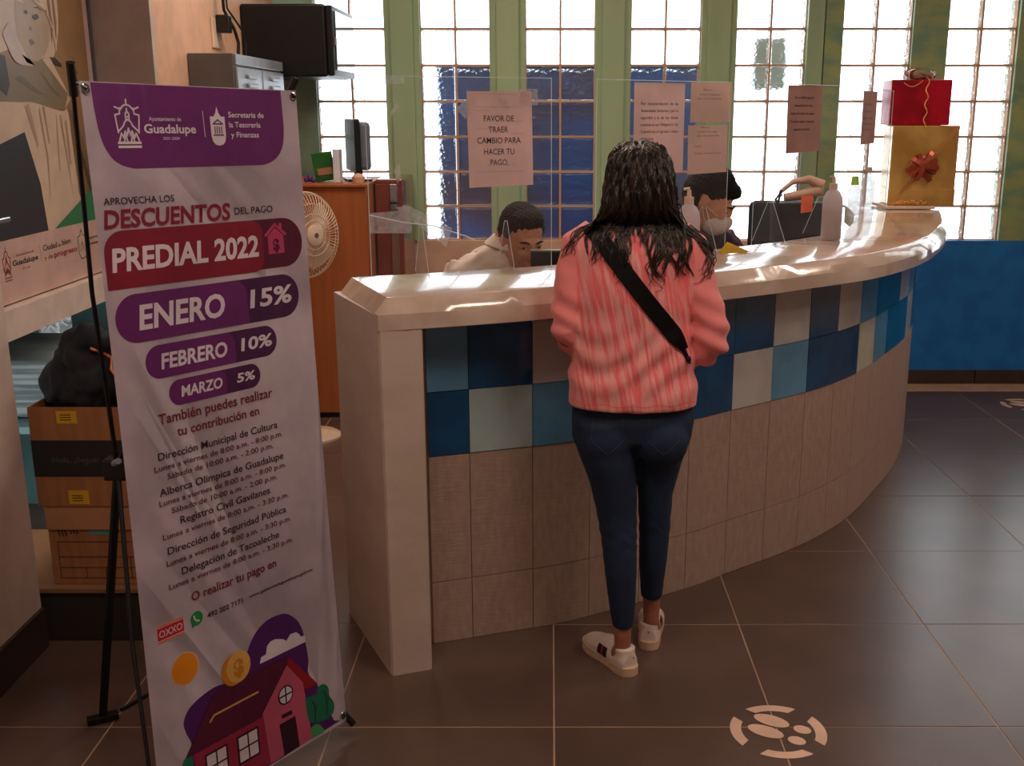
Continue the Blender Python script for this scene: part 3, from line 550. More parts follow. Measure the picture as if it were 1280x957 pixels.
IL = dict(purple=[(0.095, 0.166), (0.083, 0.199), (0.081, 0.222), (0.098, 0.246), (0.136, 0.261), (0.178, 0.266), (0.225, 0.255), (0.259, 0.26), (0.269, 0.307), (0.296, 0.344), (0.332, 0.363), (0.368, 0.365), (0.397, 0.358), (0.425, 0.334), (0.441, 0.304), (0.449, 0.266), (0.454, 0.215), (0.45, 0.181), (0.475, 0.141), (0.495, 0.082), (0.52, 0.024), (0.508, 0.01), (0.10, 0.02)],
 cloud=[(0.303, 0.267), (0.309, 0.282), (0.324, 0.283), (0.329, 0.301), (0.341, 0.309), (0.356, 0.309), (0.379, 0.3), (0.39, 0.291), (0.403, 0.303), (0.422, 0.301), (0.433, 0.29), (0.435, 0.284), (0.451, 0.282), (0.449, 0.265), (0.375, 0.266)],
 roof=[(0.074, 0.136), (0.129, 0.205), (0.16, 0.246), (0.185, 0.259), (0.386, 0.252), (0.387, 0.234), (0.298, 0.143), (0.294, 0.135)],
 gable=[(0.298, 0.143), (0.379, 0.238), (0.43, 0.165), (0.445, 0.008), (0.307, 0.008)], wall=[(0.097, 0.138), (0.299, 0.136), (0.309, 0.008), (0.103, 0.008)],
 roofr=[(0.379, 0.238), (0.393, 0.247), (0.478, 0.14), (0.434, 0.143), (0.43, 0.167)], door=[(0.345, 0.092), (0.396, 0.092), (0.402, 0.008), (0.352, 0.008)], sill=[(0.353, 0.113), (0.386, 0.112), (0.388, 0.101), (0.355, 0.103)],
 tree=[(0.432, 0.122), (0.457, 0.118), (0.473, 0.117), (0.478, 0.132), (0.497, 0.132), (0.512, 0.115), (0.513, 0.094), (0.526, 0.068), (0.522, 0.044), (0.497, 0.035), (0.459, 0.044), (0.438, 0.061)], bush=[(0.445, 0.008), (0.442, 0.034), (0.459, 0.039), (0.474, 0.03), (0.484, 0.008)], lbush=[(0.065, 0.124), (0.071, 0.137), (0.094, 0.137), (0.096, 0.04), (0.066, 0.05)])
for nm, key, off, m_ in (('cloud_backdrop', 'purple', .0010, vinyl('deep_purple_print', (76, 22, 96))), ('cloud_mark', 'cloud', .0016, VW), ('tree_mark', 'tree', .0018, vinyl('teal_green_print', (16, 110, 84))), ('house_front', 'gable', .0016, vinyl('rose_print', (192, 84, 112))), ('house_wall', 'wall', .0022, vinyl('dark_rose_print', (150, 36, 66))),
        ('house_roof', 'roof', .0028, VRD), ('house_roof', 'roofr', .0022, vinyl('bright_wine_print', (150, 14, 34))), ('house_door', 'door', .0028, vinyl('dark_door_print', (50, 14, 34))), ('door_lintel', 'sill', .0028, MATS['dark_door_print']), ('bush_mark', 'bush', .0022, vinyl('leaf_green_print', (70, 160, 90))), ('bush_mark', 'lbush', .0028, MATS['teal_green_print'])): pr(nm, rnd(IL[key]) if key in ('purple', 'tree', 'bush') else IL[key], off, m_)
pr('round_window', circ(.372, .158, .024), .0028, MATS['dark_door_print']); pr('round_window', circ(.372, .158, .0205), .0034, VW)
for x0, x1 in ((.216, .281), (.125, .189)): pr('house_window', rrect(x0, x1, .048, .12, [.001] * 4), .0028, MATS['dark_door_print']); pr('house_window', rrect(x0 + .005, x1 - .005, .054, .115, [.001] * 4), .0034, VW)
bm = bmesh.new(); D = MATS['dark_door_print']
for L in ([(.372, .137), (.372, .179)], [(.351, .158), (.393, .158)], [(.2485, .05), (.2485, .118)], [(.219, .085), (.278, .085)], [(.157, .05), (.157, .118)], [(.128, .085), (.186, .085)]): stroke(bm, fB, L, .004, .004)
obj('window_bars', bm, D, bs)['kind'] = 'stuff'
bm = bmesh.new()
for L in ([(.46, .05), (.462, .09), (.453, .104)], [(.462, .075), (.47, .088)], [(.50, .045), (.502, .10), (.493, .115)], [(.502, .08), (.512, .09)]): stroke(bm, fB, L, .0025, .0026)
obj('twig_lines', bm, D, bs)['kind'] = 'stuff'
bm = bmesh.new(); stroke(bm, fB, [(0.149, 0.191), (0.161, 0.202), (0.29, 0.202)], .005, .0034); obj('coin_slot', bm, vinyl('sand_print', (214, 160, 96)), bs)
pr('coin_rim', circ(.228, .285, .036, ry=.038), .0034, vinyl('amber_print', (206, 128, 36))); pr('coin_face', circ(.241, .287, .035, ry=.038), .004, vinyl('pale_gold_print', (222, 168, 90))); tx('$', .226, .256, .268, .036, MATS['amber_print'], .05, .0048)
pr('sun_glow', circ(.099, .341, .038), .001, vinyl('pale_peach_print', (226, 178, 140))); pr('sun_disc', circ(.099, .341, .034, ry=.035), .0016, vinyl('sun_print', (232, 140, 22)))
# eyelets and stand
hub = Vector((-1.10, 2.60, .735))
for (u, v) in ((.012, 1.593), (.553, 1.593), (.553, .02), (.012, .02)):
    e = bmesh.new(); tube(e, [fB(u + .008 * math.cos(a), v + .009 * math.sin(a), .003) for a in [i * math.pi / 6 for i in range(13)]], .0018, 5); obj('eyelet', e, M_CHROME, bt)
tips = [fB(-.012, 1.635, -.004), fB(.565, 1.63, .0), fB(.585, -.015, -.005), fB(-.01, -.035, -.005)]
eyes = [fB(.012, 1.593, .003), fB(.553, 1.593, .003), fB(.553, .02, .003), fB(.012, .02, .003)]
for tp, ey in zip(tips, eyes):
    tp = Vector((tp.x, tp.y, max(tp.z, .012))); d = (tp - hub); mid = hub + d * .5 - NN * .02
    a = obj('arm', tube(bmesh.new(), [hub, mid, tp], [.0065, .0055, .0045], 8), M_BLACKM, bt)
    obj('rubber_tip', tube(bmesh.new(), [tp - d.normalized() * .06, tp + d.normalized() * .008], .009, 10), M_BLACK, a)
    obj('hook', tube(bmesh.new(), [tp - d.normalized() * .03, ey + NN * .006, ey], .004, 6), M_BLACK, a)
obj('hub_bracket', bx(hub.x - .03, hub.x + .03, hub.y - .025, hub.y + .025, hub.z - .03, hub.z + .025, .006), M_BLACK, bt)
obj('bracket_screw', lathe(bmesh.new(), [(0, 0), (.008, 0), (.008, .03), (0, .03)], (hub.x + .005, hub.y - .03, hub.z + .02), (.6, -.6, .4), 10), M_STEEL, bt)
foot = Vector((-1.219, 2.62, .012))
a = obj('rear_leg', tube(bmesh.new(), [hub, (hub + foot) / 2, foot], [.011, .012, .011], 8), M_BLACKM, bt)
bm = bx(-.04, .04, -.014, .014, -.01, .008, .003); bmesh.ops.transform(bm, matrix=Matrix.Translation(foot) @ Matrix.Rotation(.5, 4, 'Z'), verts=bm.verts); obj('foot_pad', bm, M_BLACK, a)
tag(smooth(obj('floor_cable', tube(bmesh.new(), [(-1.19, 2.67, .006), (-1.1, 2.83, .006), (-1.02, 3.02, .006), (-.98, 3.2, .006), (-1.0, 3.6, .006)], .005, 6), M_BLACK)), 'thin black cable on the floor beside the banner foot', 'cable')
# ------------------------------------------------------------------ poster
fP = lambda u, v, off: Vector((-1.80 + off, u, v))
ps = thing('wall_poster', (-1.8, 3.9, 1.0), 'large poster of a hooded person in pale shawl over a logo strip', 'poster')
obj('backing', bx(-1.82, -1.80, 3.06, 4.40, .99, 2.6), M_PAPER, ps)
PP = lambda nm, L, off, col, rough=.35: obj(nm, shape(fP, [tuple(p) for p in cr(L + [L[0]], 4)[:-1]] if len(L) > 6 else L, off), mat('poster_' + nm, col, rough), ps)
PP('picture_ground', [(3.07, 1.199), (4.36, 1.199), (4.36, 2.6), (3.07, 2.6)], .0006, (150, 116, 78))
PP('white_hood', [(3.07, 1.78), (3.6, 1.79), (3.789, 1.819), (3.925, 1.778), (3.991, 1.798), (4.033, 1.788), (4.096, 1.836), (4.138, 1.95), (4.13, 2.1), (4.05, 2.35), (3.8, 2.5), (3.4, 2.45), (3.07, 2.3)], .0012, (212, 188, 166))
PP('blanket', [(4.15, 1.624), (4.188, 1.61), (4.288, 1.428), (4.31, 1.30), (4.167, 1.22), (4.157, 1.314)], .0012, (120, 100, 72))
PP('shirt', [(3.07, 1.60), (3.739, 1.662), (3.862, 1.648), (4.08, 1.613), (4.134, 1.616), (4.145, 1.493), (4.157, 1.314), (4.128, 1.199), (3.07, 1.199)], .0016, (216, 190, 166))
PP('shirt_fold', [(3.93, 1.63), (3.945, 1.63), (3.96, 1.50), (3.95, 1.50)], .0020, (160, 132, 108)); PP('shirt_crease', [(4.03, 1.60), (4.04, 1.60), (4.02, 1.4), (4.01, 1.4)], .0020, (176, 148, 124))
PP('dark_skirt', [(3.07, 1.40), (3.603, 1.509), (3.777, 1.544), (3.851, 1.364), (3.872, 1.199), (3.07, 1.199)], .0022, (36, 38, 48))
PP('green_corner', [(3.923, 1.199), (4.163, 1.283), (4.35, 1.338), (4.36, 1.199)], .0022, (40, 130, 84))
PP('face', [(3.83, 2.02), (3.9, 2.07), (3.97, 2.06), (4.005, 1.979), (4.046, 1.943), (4.058, 1.889), (4.017, 1.826), (3.958, 1.791), (3.88, 1.766), (3.83, 1.8), (3.803, 1.871), (3.81, 1.96)], .0018, (182, 156, 130))
PP('sleeve', [(3.4, 1.80), (3.5, 1.66), (3.722, 1.643), (3.863, 1.643), (4.074, 1.619), (4.157, 1.651), (4.14, 1.691), (4.02, 1.788), (3.958, 1.791), (3.878, 1.758), (3.776, 1.767)], .0024, (134, 118, 92))
PP('cuff', [(3.97, 1.791), (4.024, 1.805), (4.129, 1.702), (4.165, 1.656), (4.109, 1.621), (4.149, 1.674)], .003, (214, 184, 158))
PP('hand', [(3.70, 1.86), (3.76, 1.90), (3.80, 1.86), (3.85, 1.80), (3.90, 1.77), (3.84, 1.765), (3.76, 1.78)], .003, (206, 186, 176))
for nm, L in (('eye', [(3.866, 1.943), (3.891, 1.951), (3.9, 1.941), (3.881, 1.934)]), ('eye', [(3.928, 1.935), (3.966, 1.944), (3.981, 1.932), (3.955, 1.922), (3.931, 1.925)]), ('eye', [(3.934, 1.96), (3.978, 1.969), (4.012, 1.956), (3.982, 1.963)]), ('eye', [(3.60, 1.80), (3.70, 1.79), (3.71, 1.70), (3.68, 1.66), (3.6, 1.7)]), ('eye', [(4.156, 1.757), (4.248, 1.763), (4.252, 1.752), (4.167, 1.746)]), ('eye', [(4.023, 1.802), (4.074, 1.801), (4.122, 1.781), (4.119, 1.77), (4.056, 1.778)])): PP(nm, L, .003, (56, 46, 42))
PP('mouth', [(3.883, 1.851), (3.908, 1.855), (3.929, 1.843), (3.896, 1.833)], .003, (140, 96, 84)); PP('nose_shade', [(3.895, 1.896), (3.913, 1.897), (3.915, 1.884), (3.897, 1.883)], .003, (146, 116, 94))
bm = bmesh.new(); stroke(bm, fP, [(3.86, 2.05), (3.95, 1.99), (4.04, 1.96), (4.08, 1.90), (4.09, 1.83)], .010, .0034); obj('hood_cord', bm, MATS['poster_cuff'], ps)
bm = bmesh.new(); stroke(bm, fP, [(3.70, 2.02), (3.80, 1.98), (3.87, 1.975)], .008, .0034); obj('hood_cord', bm, MATS['poster_cuff'], ps)
for k, L in enumerate(([(3.90, 1.62), (3.91, 1.62), (3.935, 1.45), (3.915, 1.30), (3.925, 1.45)], [(4.06, 1.60), (4.075, 1.60), (4.09, 1.45), (4.11, 1.28), (4.085, 1.44)], [(4.10, 1.58), (4.115, 1.58), (4.12, 1.42), (4.105, 1.42)], [(3.80, 1.63), (3.83, 1.64), (3.87, 1.50), (3.86, 1.49)])): PP('cloth_fold', L, .0028, (182, 152, 126))
for L in ([(3.93, 1.75), (3.96, 1.74), (4.05, 1.68), (4.10, 1.66), (4.04, 1.672)], [(3.74, 1.72), (3.80, 1.73), (3.92, 1.68), (3.98, 1.665), (3.88, 1.675)]): PP('sleeve_fold', L, .0030, (112, 98, 76))
for L in ([(4.06, 2.02), (4.075, 2.02), (4.085, 1.92), (4.06, 1.84), (4.068, 1.92)], [(4.10, 2.04), (4.11, 2.04), (4.118, 1.93), (4.10, 1.86)], [(3.82, 1.80), (3.85, 1.775), (3.90, 1.768), (3.95, 1.785), (3.90, 1.782), (3.86, 1.79)]): PP('hood_fold', L, .0030, (150, 122, 96))
for k in range(9): PP('blanket_weave', [(4.165 + .014 * k, 1.60 - .033 * k), (4.172 + .014 * k, 1.60 - .033 * k), (4.192 + .012 * k, 1.50 - .033 * k), (4.185 + .012 * k, 1.50 - .033 * k)] if k < 8 else [(4.2, 1.3), (4.21, 1.3), (4.22, 1.24), (4.21, 1.24)], .0016, (74, 62, 46))
PP('logo_strip', [(3.06, .992), (4.36, .992), (4.36, 1.199), (3.06, 1.199)], .0026, (214, 178, 166))
PK = mat('poster_text', (50, 42, 44), .6); PRD = mat('poster_red', (150, 60, 52), .6); PG = mat('poster_green', (30, 110, 66), .6)
def pt(s, a, b, y, h, m_, bd=0): return text(fP, s, a, b, y, h, .0034, m_, ps, bold=bd)
pt('Ayuntamiento de', 3.613, 3.741, 1.139, .008, PRD); pt('Guadalupe', 3.583, 3.767, 1.110, .018, PK, .02); pt('2021-2024', 3.646, 3.705, 1.09, .006, PRD)
pt('Ciudad', 3.811, 3.92, 1.133, .02, PK, .01); pt('de', 3.93, 3.955, 1.133, .011, PK); pt('bien', 3.965, 4.037, 1.135, .02, PK, .01); pt('y de', 3.814, 3.88, 1.10, .016, PRD, .01); pt('progreso', 3.892, 4.085, 1.10, .019, PRD, .03)
pt('deporte', 4.19, 4.29, 1.130, .012, PG, .01); pt('Guadalupe', 4.19, 4.285, 1.108, .010, PK, .01)
bm = bmesh.new(); stroke(bm, fP, [(3.787, 1.157), (3.789, 1.10)], .0015, .0034)
qq = lambda L: [(3.545 + x * .0009, 1.065 + y * .00115) for x, y in L]
for L in ([(-24, 30), (-28, 66), (-17, 68), (-8, 84), (0, 87), (8, 84), (17, 68), (28, 66), (24, 30)], [(0, 87), (0, 98)], [(-22, 34), (-7, 52), (0, 57), (7, 52), (22, 34)], [(-4, 56), (0, 74), (4, 56)], [(-23, 14), (-17, 30), (-13, 20), (-8, 34), (-4, 24), (0, 40), (4, 24), (8, 34), (13, 20), (17, 30), (23, 14)], [(-26, 10), (26, 10)], [(-26, 2), (26, 2)]): stroke(bm, fP, qq(L), .004, .0034)
obj('crest_lines', bm, PRD, ps)['kind'] = 'stuff'
bm = bmesh.new(); stroke(bm, fP, [(4.10, 1.15), (4.10, 1.09), (4.115, 1.068), (4.135, 1.064), (4.155, 1.068), (4.168, 1.09), (4.168, 1.15), (4.15, 1.152), (4.135, 1.175), (4.12, 1.152), (4.10, 1.15)], .004, .0034); stroke(bm, fP, [(4.12, 1.09), (4.135, 1.13), (4.15, 1.09)], .003, .0034); obj('shield_mark', bm, PG, ps)
# door lever at the wall end
t = thing('lever_handle', (-1.56, 3.0, 1.31), 'brushed steel lever sticking out at the left frame edge', 'handle')
obj('lever', bx(-1.565, -1.548, 2.93, 3.11, 1.305, 1.32, .004), M_CHROME, t); obj('rose', lathe(bmesh.new(), [(0, 0), (.022, 0), (.022, .01), (0, .01)], (-1.57, 2.95, 1.312), (1, 0, 0), 16), M_CHROME, t)
# ------------------------------------------------------------------ boxes in the niche
tag(obj('low_plinth', bx(-1.93, -1.0, 3.08, 3.55, 0, .165, .004), mat('dark_plinth', (48, 40, 38), .7)), 'dark low plinth under the cartons', 'plinth')
tag(obj('wooden_board', bx(-1.94, -.99, 3.07, 3.56, .166, .182, .002), mat('board_wood', (150, 108, 74), .6)), 'thin wooden board between plinth and cartons', 'board')
def carton(x0, x1, y0, y1, z0, z1, label, band):
    t = thing('cardboard_box', ((x0 + x1) / 2, (y0 + y1) / 2, z0), label, 'box', 'stacked cardboard boxes')
    bm = bmesh.new(); th = .005
    for a in ((x0, x1, y0, y0 + th, z0, z1), (x0, x1, y1 - th, y1, z0, z1), (x0, x0 + th, y0 + th, y1 - th, z0, z1), (x1 - th, x1, y0 + th, y1 - th, z0, z1), (x0 + th, x1 - th, y0 + th, y1 - th, z0, z0 + th)): box(bm, *a)
    obj('carton_body', bm, M_CARD, t); return t
t = carton(-1.545, -1.08, 3.10, 3.46, .184, .441, 'lower storage carton with printed form lines and a flap', 0)
fC = lambda y: (lambda u, v, off: Vector((u, y - off, v)))
fc = fC(3.10)
bm = bx(-1.547, -1.078, 3.094, 3.104, .366, .443, .002); obj('lid_front', bm, M_CARD2, t); obj('lid_top', bx(-1.547, -1.078, 3.104, 3.462, .438, .4445, .002), M_CARD2, t)
bm = bmesh.new()
for L in ([(-1.52, .325), (-1.1, .325)], [(-1.52, .275), (-1.1, .275)], [(-1.52, .24), (-1.1, .24)], [(-1.52, .205), (-1.1, .205)], [(-1.52, .205), (-1.52, .325)], [(-1.44, .205), (-1.44, .24)], [(-1.38, .205), (-1.38, .24)], [(-1.30, .205), (-1.30, .275)]): stroke(bm, fc, L, .002, .001)
for k in range(3): stroke(bm, fc, [(-1.51 + .010 * k, .345), (-1.515 + .010 * k, .368)], .004, .001); stroke(bm, fc, [(-1.475 + .010 * k, .352), (-1.48 + .010 * k, .374)], .004, .001)
obj('form_lines', bm, M_INK, t); obj('blue_mark', shape(fc, rrect(-1.42, -1.33, .348, .37, [.003] * 4), .001), M_TEAL, t)
t = carton(-1.56, -1.06, 3.09, 3.44, .445, .757, 'upper carton with a black band and yellow labels holding a jacket', 1)
fc = fC(3.09)
obj('black_band', shape(fc, [(-1.56, .54), (-1.06, .54), (-1.06, .655), (-1.56, .655)], .0008), M_CARDK, t)
text(fc, 'Hola, ¡llegué!', -1.50, -1.36, .585, .018, .0018, mat('grey_text', (92, 84, 82), .7), t)
for x, z in ((-1.475, .707), (-1.465, .452)):
    obj('yellow_label', shape(fc, rrect(x, x + .062, z, z + .045 - (.005 if z > .6 else 0), [.001] * 4), .0014), M_YEL, t)
    b2 = bmesh.new()
    for i in range(3): stroke(b2, fc, [(x + .012, z + .012 + .008 * i), (x + .043, z + .012 + .008 * i)], .0025, .0022)
    obj('label_print', b2, M_INK, t)
# jacket heap
bm = bmesh.new()
for c, r in (((-1.43, 3.25, .80), (.14, .13, .10)), ((-1.42, 3.24, .87), (.09, .10, .10)), ((-1.40, 3.20, .935), (.05, .05, .05)), ((-1.355, 3.19, .94), (.03, .04, .035)), ((-1.27, 3.25, .83), (.12, .13, .09)), ((-1.19, 3.22, .78), (.09, .11, .08)), ((-1.50, 3.28, .78), (.08, .1, .09))): ell(bm, c, r)
jk = remesh(bm, .009, 3, disp=lambda c: .011 * math.sin(c.x * 38 + c.z * 24) * math.cos(c.z * 30 - c.y * 25 + c.x * 14) + .009 * abs(math.sin(c.x * 52 - c.z * 36 + 2 * math.sin(c.z * 22))) - .004 * abs(math.sin(c.z * 70 + c.x * 30 + 2 * math.sin(c.x * 30))))
t = tag(obj('folded_jacket', jk, M_FABK), 'dark jacket with orange trim heaped in the upper carton', 'jacket')
bv = BVHTree.FromPolygons([v.co for v in jk.vertices], [p.vertices for p in jk.polygons])
pts = []
for i in range(14):
    a = i / 13; x = -1.375 + .16 * a; z = .925 - .15 * a + .008 * math.sin(i * 2); h = bv.ray_cast(Vector((x, 2.8, z)), Vector((0, 1, 0)))[0]
    if h: pts.append(h - Vector((0, .003, 0)))
if len(pts) > 2: obj('orange_trim', tube(bmesh.new(), pts, .0045, 6), mat('orange_trim', (226, 140, 70), .6), t)
tag(obj('paper_stack', bx(-2.1, -1.72, 3.7, 4.2, .55, .76, .01), mat('stack_grey', (150, 165, 165), .7, var=(90, 105, 108), vscale=(2, 2, 60))), 'grey stack of papers in the teal niche behind the jacket', 'papers')
tag(obj('niche_shelf', bx(-2.3, -1.7, 3.6, 4.38, .52, .545), M_TEAL), 'teal shelf in the niche carrying the papers', 'shelf')
tag(obj('shelf_support', bx(-2.3, -1.7, 4.3, 4.38, 0, .52), M_TEAL), 'teal support under the niche shelf', 'support')
# ------------------------------------------------------------------ office left: lockers, rack, socket, cabinet, fan
t = thing('steel_locker', (-1.47, 5.3, 1.38), 'small grey steel locker with two louvred doors on the wall', 'locker')
obj('locker_body', bx(-1.568, -1.372, 4.85, 5.70, 1.38, 1.857, .003), M_STEELD, t)
for y0, y1 in ((4.86, 5.265), (5.285, 5.69)):
    d = obj('door', bx(-1.372, -1.358, y0, y1, 1.39, 1.80, .004), M_STEEL, t)
    for k in range(8): obj('louvre', bx(-1.358, -1.344, y0 + .13, y1 - .12, 1.755 - .040 * k, 1.775 - .040 * k, .006), M_STEEL, d)
obj('top_rail', bx(-1.372, -1.36, 4.855, 5.695, 1.81, 1.855, .003), M_STEEL, t)
tag(obj('locker_bracket', bx(-1.57, -1.40, 4.95, 5.7, 1.34, 1.379), M_STEELD), 'grey wall bracket under the steel locker', 'bracket')
t = thing('rack_cabinet', (-1.33, 5.97, 1.78), 'black wall mounted network cabinet with a glass door', 'cabinet')
obj('cabinet_body', bx(-1.568, -1.14, 5.72, 6.34, 1.785, 2.14, .012), M_BLACKM, t)
d = obj('door', bx(-1.14, -1.105, 5.73, 6.33, 1.79, 2.135, .008), M_BLACKM, t); obj('glass_pane', bx(-1.106, -1.098, 5.78, 6.28, 1.82, 2.11, .002), mat('dark_glass', (120, 130, 140), .05, metal=.6), d); obj('lock', bx(-1.102, -1.09, 5.745, 5.765, 1.94, 1.98, .002), M_CHROME, d)
t = thing('wall_socket', (-1.57, 5.3, 1.95), 'white wall socket with a black plug above the locker', 'socket')
obj('plate', bx(-1.57, -1.560, 5.22, 5.36, 1.90, 2.035, .003), M_WPL, t); obj('plug', bx(-1.56, -1.50, 5.27, 5.33, 1.97, 2.05, .006), M_BLACK, t)
for k, (a, b) in enumerate(((5.30, 5.36), (5.32, 5.42))):
    tag(smooth(obj('wall_cable', tube(bmesh.new(), [(-1.53, a, 2.6), (-1.53 + .01 * k, a, 2.3), (-1.52 + .01 * k, a - .02, 2.07 + .01 * k), (-1.50 + .02 * k, b, 1.99), (-1.49 + .02 * k, b + .02, 1.93), (-1.49 + .02 * k, b, 1.862)], .008 - .003 * k, 7), M_BLACK)), ('thicker' if k == 0 else 'thinner') + ' black cable running down to the steel locker', 'cable')
t = thing('wooden_cabinet', (-1.23, 5.95, 0), 'orange wood cabinet behind the white fan', 'cabinet')
obj('cabinet_body', bx(-1.52, -.952, 5.62, 6.30, .03, 1.235, .003), M_ORANGE, t); obj('cabinet_top', bx(-1.525, -.947, 5.605, 6.30, 1.235, 1.25, .003), M_ORANGE, t); obj('plinth', bx(-1.50, -.97, 5.64, 6.28, 0, .03), M_BLACK, t)
t = thing('red_brown_cabinet', (-.87, 6.1, 0), 'glossy red brown cabinet with a chrome edge beside the orange one', 'cabinet')
obj('cabinet_body', bx(-.945, -.795, 5.86, 6.34, 0, 1.262, .015), M_RED, t); obj('door', bx(-.94, -.865, 5.845, 5.86, .03, 1.235, .004), M_RED, t); obj('chrome_strip', bx(-.862, -.82, 5.84, 5.86, .6, 1.235, .004), M_CHROME, t)
for z in (1.13, 1.0): obj('hinge', bx(-.862, -.82, 5.832, 5.842, z, z + .015, .002), M_BLACK, t)
t = thing('desktop_monitor', (-1.03, 5.95, 1.251), 'old monitor seen edge on standing on the orange cabinet', 'monitor')
MM = Matrix.Translation((-1.05, 5.93, 0)) @ Matrix.Rotation(math.radians(-72), 4, 'Z')
def tr(bm, M): bmesh.ops.transform(bm, matrix=M, verts=bm.verts); return bm
obj('screen_panel', tr(bx(-.19, .19, -.03, .0, 1.30, 1.575, .006), MM), M_BLACK, t); obj('rear_housing', tr(bx(-.16, .16, 0, .06, 1.31, 1.56, .02), MM), mat('grey_plastic', (110, 118, 132), .5), t); obj('stand', tr(bx(-.03, .03, -.01, .03, 1.252, 1.34, .004), MM), M_BLACK, t); obj('stand_base', tr(bx(-.1, .1, -.06, .07, 1.251, 1.262, .004), MM), M_BLACK, t)
t = thing('green_carton', (-1.19, 5.78, 1.251), 'small dark green box leaning on the orange cabinet', 'box')
GMx = Matrix.Translation((-1.18, 5.78, 1.251)) @ Matrix.Rotation(math.radians(-8), 4, 'Y')
obj('carton_body', tr(bx(-.055, .045, -.02, .03, .008, .155, .002), GMx), mat('green_card', (24, 96, 36), .5, var=(40, 120, 40), vscale=(2, 2, 30)), t); obj('print_panel', tr(bx(-.035, .04, -.022, -.02, .04, .075), GMx), mat('tan_print', (186, 130, 100), .6), t)
t = tag(obj('paper_pad', tr(bx(-1.135, -1.10, 5.72, 5.80, 0, .17, .002), Matrix.Translation((0, 0, 1.251))), mat('white_pad', (230, 232, 236), .5)), 'white pad standing between the green box and monitor', 'paper pad')
t = tag(obj('purple_flower', ell(ell(ell(bmesh.new(), (-1.265, 5.75, 1.272), (.02, .02, .02), seg=10), (-1.245, 5.74, 1.262), (.013, .015, .012), seg=10), (-1.282, 5.74, 1.266), (.013, .015, .015), seg=10), mat('violet', (90, 40, 120), .6)), 'small purple ornament on the orange cabinet by the banner', 'ornament')
t = tag(obj('round_cup', lathe(bmesh.new(), [(0, 0), (.03, 0), (.035, .03), (.02, .045), (0, .05)], (-1.005, 5.72, 1.251), n=16), M_TAN), 'small rounded beige lump on the cabinet under the monitor', 'ornament')
# fan
t = thing('pedestal_fan', (-1.2, 5.26, 0), 'white pedestal fan partly hidden behind the banner', 'fan')
fx, fy, fz = -1.21, 5.25, 1.03; ax = Vector((.80, -.58, .05)).normalized()
smooth(obj('base', lathe(bmesh.new(), [(0, 0), (.14, 0), (.14, .012), (.12, .025), (.03, .04), (0, .04)], (-1.21, 5.27, 0), n=32), M_WPL, t)); smooth(obj('pole', lathe(bmesh.new(), [(0, .03), (.018, .03), (.016, .5), (.012, .5), (.012, .95), (0, .95)], (-1.21, 5.27, 0), n=16), M_WPL, t))
smooth(obj('motor', lathe(bmesh.new(), [(0, -.12), (.05, -.11), (.06, -.03), (.05, 0), (0, 0)], (fx, fy, fz), ax), M_WPL, t)); smooth(obj('neck', bx(fx - .02, fx + .02, fy - .0, fy + .04, .93, 1.0, .008), M_WPL, t))
Q = Vector((0, 0, 1)).rotation_difference(ax); g = bmesh.new()
for r_, z in ((.205, .02), (.205, .035), (.15, .075), (.10, .088), (.07, .092)): tube(g, [Vector((fx, fy, fz)) + Q @ Vector((r_ * math.cos(a), r_ * math.sin(a), z)) for a in [i * math.pi / 18 for i in range(37)]], .004 if z < .04 else .0018, 5)
for k in range(60):
    a = k * math.pi / 30; tube(g, [Vector((fx, fy, fz)) + Q @ Vector((r_ * math.cos(a), r_ * math.sin(a), z)) for r_, z in ((.205, .03), (.19, .055), (.15, .077), (.05, .094))], .0020, 4)
    tube(g, [Vector((fx, fy, fz)) + Q @ Vector((r_ * math.cos(a), r_ * math.sin(a), z)) for r_, z in ((.205, .02), (.18, -.03), (.12, -.05), (.05, -.05))], .0014, 4)
obj('grille', g, M_WPL, t); smooth(obj('grille_cap', lathe(bmesh.new(), [(0, .088), (.052, .088), (.05, .1), (.03, .106), (0, .107)], (fx, fy, fz), ax), M_WPL, t))
obj('cap_badge', lathe(bmesh.new(), [(0, .107), (.012, .107), (.012, .109), (0, .109)], (fx, fy, fz), ax, 12), M_INKG, t)
for k in range(4):
    bl = bmesh.new(); rg = []
    for i in range(7):
        rr_ = .03 + .15 * i / 6; w0 = .5 + .25 * math.sin(i / 6 * math.pi)
        rg.append([Vector((fx, fy, fz)) + Q @ Vector((rr_ * math.cos(k * math.pi / 2 + s * w0 * .8), rr_ * math.sin(k * math.pi / 2 + s * w0 * .8), .03 + .018 * s)) for s in (-1, -.3, .4, 1)])
    for u_, v_ in zip(rg, rg[1:]):
        for i in range(3): bl.faces.new([bl.verts.new(p) for p in (u_[i], u_[i + 1], v_[i + 1], v_[i])])
    obj('blade', bl, M_WPL, t)
